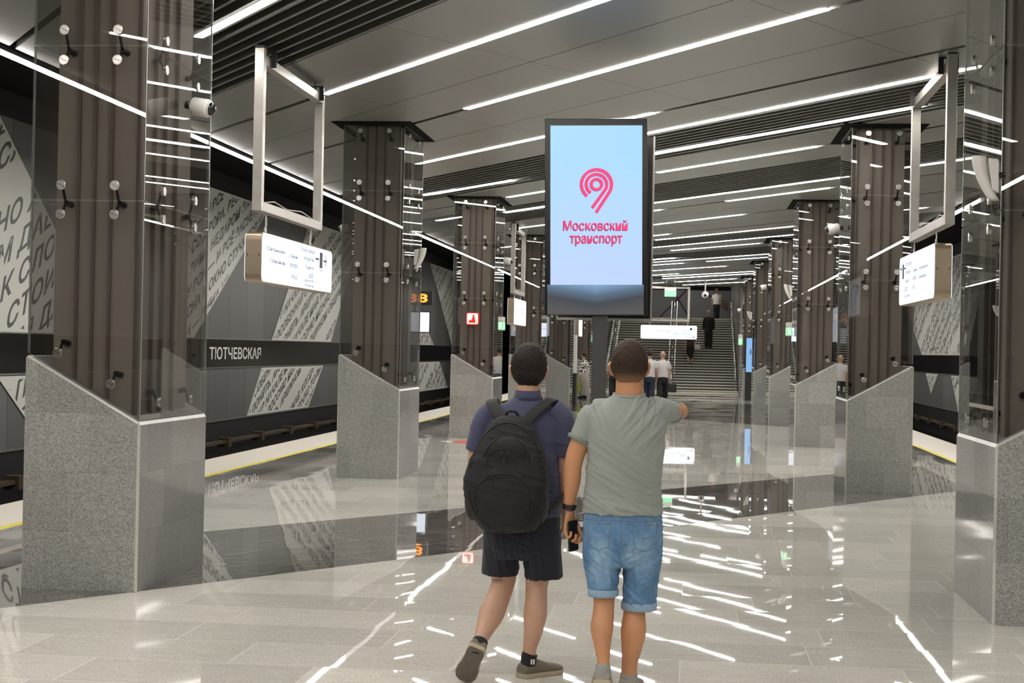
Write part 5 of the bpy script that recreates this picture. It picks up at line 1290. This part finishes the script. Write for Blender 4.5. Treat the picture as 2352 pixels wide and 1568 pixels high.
    shoe(mr, (-.070, -.225, .085), (-.085, .02, .004), (0, .35, .94), 1, 'shoe_grey', 'sole', .050, 'sole_dark')
build_right()
t = thing('phone', 'black phone held in the left hand of the man in the grey T-shirt', 'phone', (-.32-.2445, 8.05+.032, .772))
q = MB(); q.prism(rrect(.074, .156, .010), -.0045, .0045, 'y'); o = q.obj('case', 'black_plastic', t, .0015)
q = MB(); q.prism(rrect(.068, .150, .008), -.0052, -.0045, 'y'); q.obj('screen', 'gloss_black', t)
MB().box((.012, .0045, .045), (.030, .007, .070)).obj('camera_bump', 'dark_metal', t)
t.rotation_euler = (math.radians(0), math.radians(-5), math.radians(56))

# ------------------------------------------------------------ people far down the hall
def far_person(loc, h, label, top, bottom, hair, skin_='skin_l', step=.0, turn=0.0, kind='trousers', sleeves=True, hair_low=-.05, long_hair=False, arm_r=0.0, arm_l=0.0, skirt=None, patt=None):
    t = thing('person', label, 'person', loc, turn); k = h/1.75; q = MB()
    V = lambda *p: tuple(c*k for c in p)
    T, R = head_mesh(q, V(0, .02, 1.63), k, 0, 0)
    def L(pts, m=3, n=12, qq=q): limb(qq, [V(*p) for p in pts], m, n)
    L([(0, 0, 1.42, .06, .06), (0, .01, 1.58, .055, .058)])
    torso(q, [V(*r) for r in [(.80, 0, .15, 0, .1), (1.0, 0, .15, 0, .11), (1.25, 0, .17, 0, .11), (1.38, 0, .165, 0, .09), (1.45, 0, .07, 0, .06)]], 3, 16)
    for s_, sw in ((-1, arm_l), (1, arm_r)):
        L([(s_*.165, 0, 1.38, .055, .055), (s_*.205, .0+sw*.25, 1.24, .047, .047), (s_*.225, sw*.5, 1.10, .040, .040), (s_*.232, sw*.8+.02, .97, .033, .032), (s_*.235, sw*1.1+.05, .86, .024, .022)])
        hand(q, V(s_*.235, sw*1.1+.055, .85), (0, .1, -1), (-s_, 0, 0), (0, 1, 0), .18*k, (25, 30, 20), 0, (10, 15), .010, .024)
    st = step
    legs = [[(s_*.085, 0, .82, .09, .095), (s_*.09, s_*st*.30+.02, .62, .075, .08), (s_*.085, s_*st*.62+.02, .47, .056, .058), (s_*.085, s_*st*.85-.02, .33, .058, .06), (s_*.085, s_*st-.01, .12, .036, .04), (s_*.085, s_*st, .06, .036, .045)] for s_ in (-1, 1)]
    for l in legs: L(l)
    fuse(q, 'body', skin_, .011*k, 2, None, t)
    q = MB(); torso(q, [V(*r) for r in [(.90, 0, .185, 0, .13), (1.0, 0, .18, 0, .13), (1.15, 0, .175, 0, .13), (1.28, 0, .19, 0, .125), (1.37, 0, .19, 0, .105), (1.43, 0, .12, 0, .085), (1.47, 0, .07, 0, .07)]], 3, 20)
    for s_, sw in ((-1, arm_l), (1, arm_r)):
        pts = [(s_*.12, 0, 1.395, .07, .07), (s_*.18, 0, 1.35, .066, .068), (s_*.205, sw*.25, 1.24, .062, .064), (s_*.212, sw*.32, 1.18, .058, .06)]
        if sleeves == 'long': pts = pts[:3]+[(s_*.225, sw*.5, 1.10, .052, .052), (s_*.232, sw*.8+.02, .97, .042, .04), (s_*.235, sw*1.05+.045, .89, .036, .034)]
        L(pts, 3, 12, q)
    fuse(q, 'shirt', top, .011*k, 2, folds(.006, [((10, 0, 22), (0, 0, 1.1*k), .5, .7)]), t)
    q = MB()
    if kind == 'trousers':
        torso(q, [V(*r) for r in [(.72, 0, .15, 0, .12), (.82, 0, .18, 0, .135), (.96, 0, .17, 0, .125)]], 3, 18)
        for l in legs: L([(p[0], p[1], p[2], p[3]+.018+.02*(p[2] < .5), p[4]+.02) for p in l[:5]]+[(l[5][0], l[5][1], .08, .055, .06)], 3, 14, q)
    else:
        torso(q, [V(*r) for r in skirt], 3, 20)
    fuse(q, 'trousers' if kind == 'trousers' else 'skirt', bottom, .011*k, 2, folds(.006, [((26, 0, 4), (0, 0, .5*k), .6, .7)]), t)
    for s_ in (-1, 1):
        y0 = (s_*st-.07)*k; shoe(t, (s_*.085*k, y0, 0), (s_*.095*k, y0+.26*k, 0), (0, 0, 1), 1, 'leather', 'black_plastic', .045*k)
    if hair: hair_cap(t, T, R, k, hair, .012, hair_low, .045, .008, .003)
    face(t, T, k, R)
    return t
M['hair_dark'] = hair_mat('dark_hair', (.012, .008, .006), (.06, .04, .03)); M['hair_light'] = hair_mat('fair_hair', (.25, .19, .12), (.5, .4, .28))
def bag(loc, w_, d_, h_, m_, label, cat_='bag', handle=.16, rz=0):
    t = thing(cat_.replace(' ', '_'), label, cat_, loc, rz)
    q = MB(); q.rings([((0, 0, z), (w_/2*f, 0, 0), (0, d_/2*f, 0)) for z, f in ((0, .94), (.02, 1), (h_*.5, 1.02), (h_*.95, .95), (h_, .85))], 4)
    q = MB(); q.prism([(-w_/2, 0), (w_/2, 0), (w_/2*.95, h_), (-w_/2*.95, h_)], -d_/2, d_/2, 'y'); q.obj('bag_body', m_, t, .015)
    for s_ in (-1, 1): MB().tube(cat([(-w_*.25, s_*d_*.4, h_-.01), (-w_*.2, s_*d_*.2, h_+handle*.7), (0, 0, h_+handle), (w_*.2, s_*d_*.2, h_+handle*.7), (w_*.25, s_*d_*.4, h_-.01)], 0, 5), .008, 6).obj('bag_handle', m_, t)
    return t
YM = 52.0
far_person((-1.27, YM, 0), 1.76, 'dark-haired man in white shirt and navy trousers walking towards the stairs', 'sh_white', 'trouser_navy', 'hair_dark', step=-.10, arm_r=.04)
far_person((-.86, YM+.3, 0), 1.75, 'bald man in a white short-sleeved shirt and dark trousers carrying a briefcase', 'sh_white', 'blackcloth', None, step=.24, arm_l=.08)
bag((-.58, YM+.42, .42), .36, .10, .28, 'leather', 'black briefcase in the right hand of the bald man', 'briefcase', .12)
t = thing('shoulder_bag', 'dark shoulder bag on the left side of the man in white and navy', 'bag', (-1.60, YM+.0, .82))
MB().box((-.05, -.16, 0), (.05, .16, .26)).obj('bag_body', 'leather', t, .015); MB().tube(cat([(.0, .1, .25), (.08, .08, .56), (.10, 0, .62), (.08, -.1, .54), (.0, -.12, .25)], 0, 5), .012, 6).obj('bag_strap', 'leather', t)
def step_z(y): return max(0, math.floor((y-YF)/TR)+1)*RI
yw = YF+TR*9+.13; pw = far_person((.02, yw, step_z(yw)), 1.62, 'woman in a brown top and long black skirt climbing the stairs below the sign', 'brown_top', 'blackcloth', 'hair_dark', kind='skirt', step=.05, long_hair=True,
    skirt=[(.30, 0, .12, 0, .11), (.45, 0, .15, 0, .13), (.70, 0, .20, 0, .16), (.85, 0, .185, 0, .15), (1.0, 0, .15, 0, .12)])
bag((.34, yw, step_z(yw)+.72), .26, .1, .2, 'sh_white', 'pale handbag at the right side of the woman in the long black skirt', 'handbag', .2)
ym = YF+TR*15+.13; far_person((.85, ym, step_z(ym)), 1.82, 'man all in black with fair hair standing midway up the stairs', 'blackcloth', 'blackcloth', 'hair_light', sleeves='long', step=.0, hair_low=.01)
yt = YF+TR*29.5; far_person((1.27, yt, N_*RI), 1.62, 'auburn-haired woman in a white top and black trousers at the head of the stairs', 'sh_white', 'blackcloth', 'hair_red', step=.08)
t = thing('handbag', 'brown handbag hanging at the right side of the woman at the head of the stairs', 'bag', (1.70, yt, N_*RI+.62)); M['bag_brown'] = mat('bag_brown', (.08, .045, .035, 1), .5)
MB().box((-.13, -.05, 0), (.13, .05, .30)).obj('bag_body', 'bag_brown', t, .02); MB().tube(cat([(-.08, 0, .29), (-.05, 0, .42), (.05, 0, .42), (.08, 0, .29)], 0, 5), .01, 6).obj('bag_handle', 'bag_brown', t)
MB().tube(cat([(-.08, -.06, .30), (-.28, -.13, .62), (-.55, -.12, .85)], 0, 4), .012, 6).obj('bag_strap', 'bag_brown', t)
def pattern(name, s_, kind):
    t = NT(name); o, x, y, z = t.pos(True)
    if kind == 'blot': n = t.noise(o, s_, 1, .4).outputs['Fac']; c = t.ramp(n, [(.47, (.01, .01, .012, 1)), (.49, (.75, .72, .68, 1))], 'LINEAR')
    else:
        f = t.math('FRACT', t.math('MULTIPLY', t.math('ADD', z, t.math('MULTIPLY', x, 1.0)), s_)); c = t.mix(t.math('GREATER_THAN', f, .5), (.02, .02, .02, 1), (.7, .66, .58, 1))
    t.l.new(c, t.b.inputs['Base Color']); t.b.inputs['Roughness'].default_value = .8; return t.m
M['blot'] = pattern('black_and_white_blot_print', 17, 'blot'); M['stripe'] = pattern('diagonal_striped_cloth', 14, 'stripe')
far_person((-3.80, 58.2, 0), 1.66, 'woman in a black and white patterned tunic, half hidden by the screen post', 'blot', 'stripe', 'hair_dark', kind='skirt', turn=.9, sleeves='long',
    skirt=[(.10, 0, .16, 0, .14), (.40, 0, .20, 0, .18), (.75, 0, .22, 0, .19), (1.0, 0, .16, 0, .13)])
M['olive_bag'] = mat('olive_bag', (.22, .27, .02, 1), .6, 0, .1, 12)
bag((-4.06, 57.9, .22), .34, .12, .36, 'olive_bag', 'olive green shopping bag carried by the woman in the patterned tunic', 'shopping bag', .22)
M['violet'] = cloth('violet_grey_cloth', (.22, .16, .26), .4, 30)
far_person((-2.72, 58.5, 0), 1.6, 'person in a violet top mostly hidden behind the pointing man', 'violet', 'blackcloth', 'hair_red', step=.1)
# hidden camera hanging before the stairs
t = thing('security_camera', 'small white camera on a rod under the ceiling, before the stairs', 'camera', (.55, 63.0, 3.98))
MB().rod((0, 0, .08), (0, 0, .60), .03).obj('rod', 'white_plastic', t); MB().ell((0, 0, 0), (.14, .14, .13)).obj('body', 'white_plastic', t); MB().ell((0, -.06, -.02), (.07, .10, .07)).obj('lens', 'dome', t)
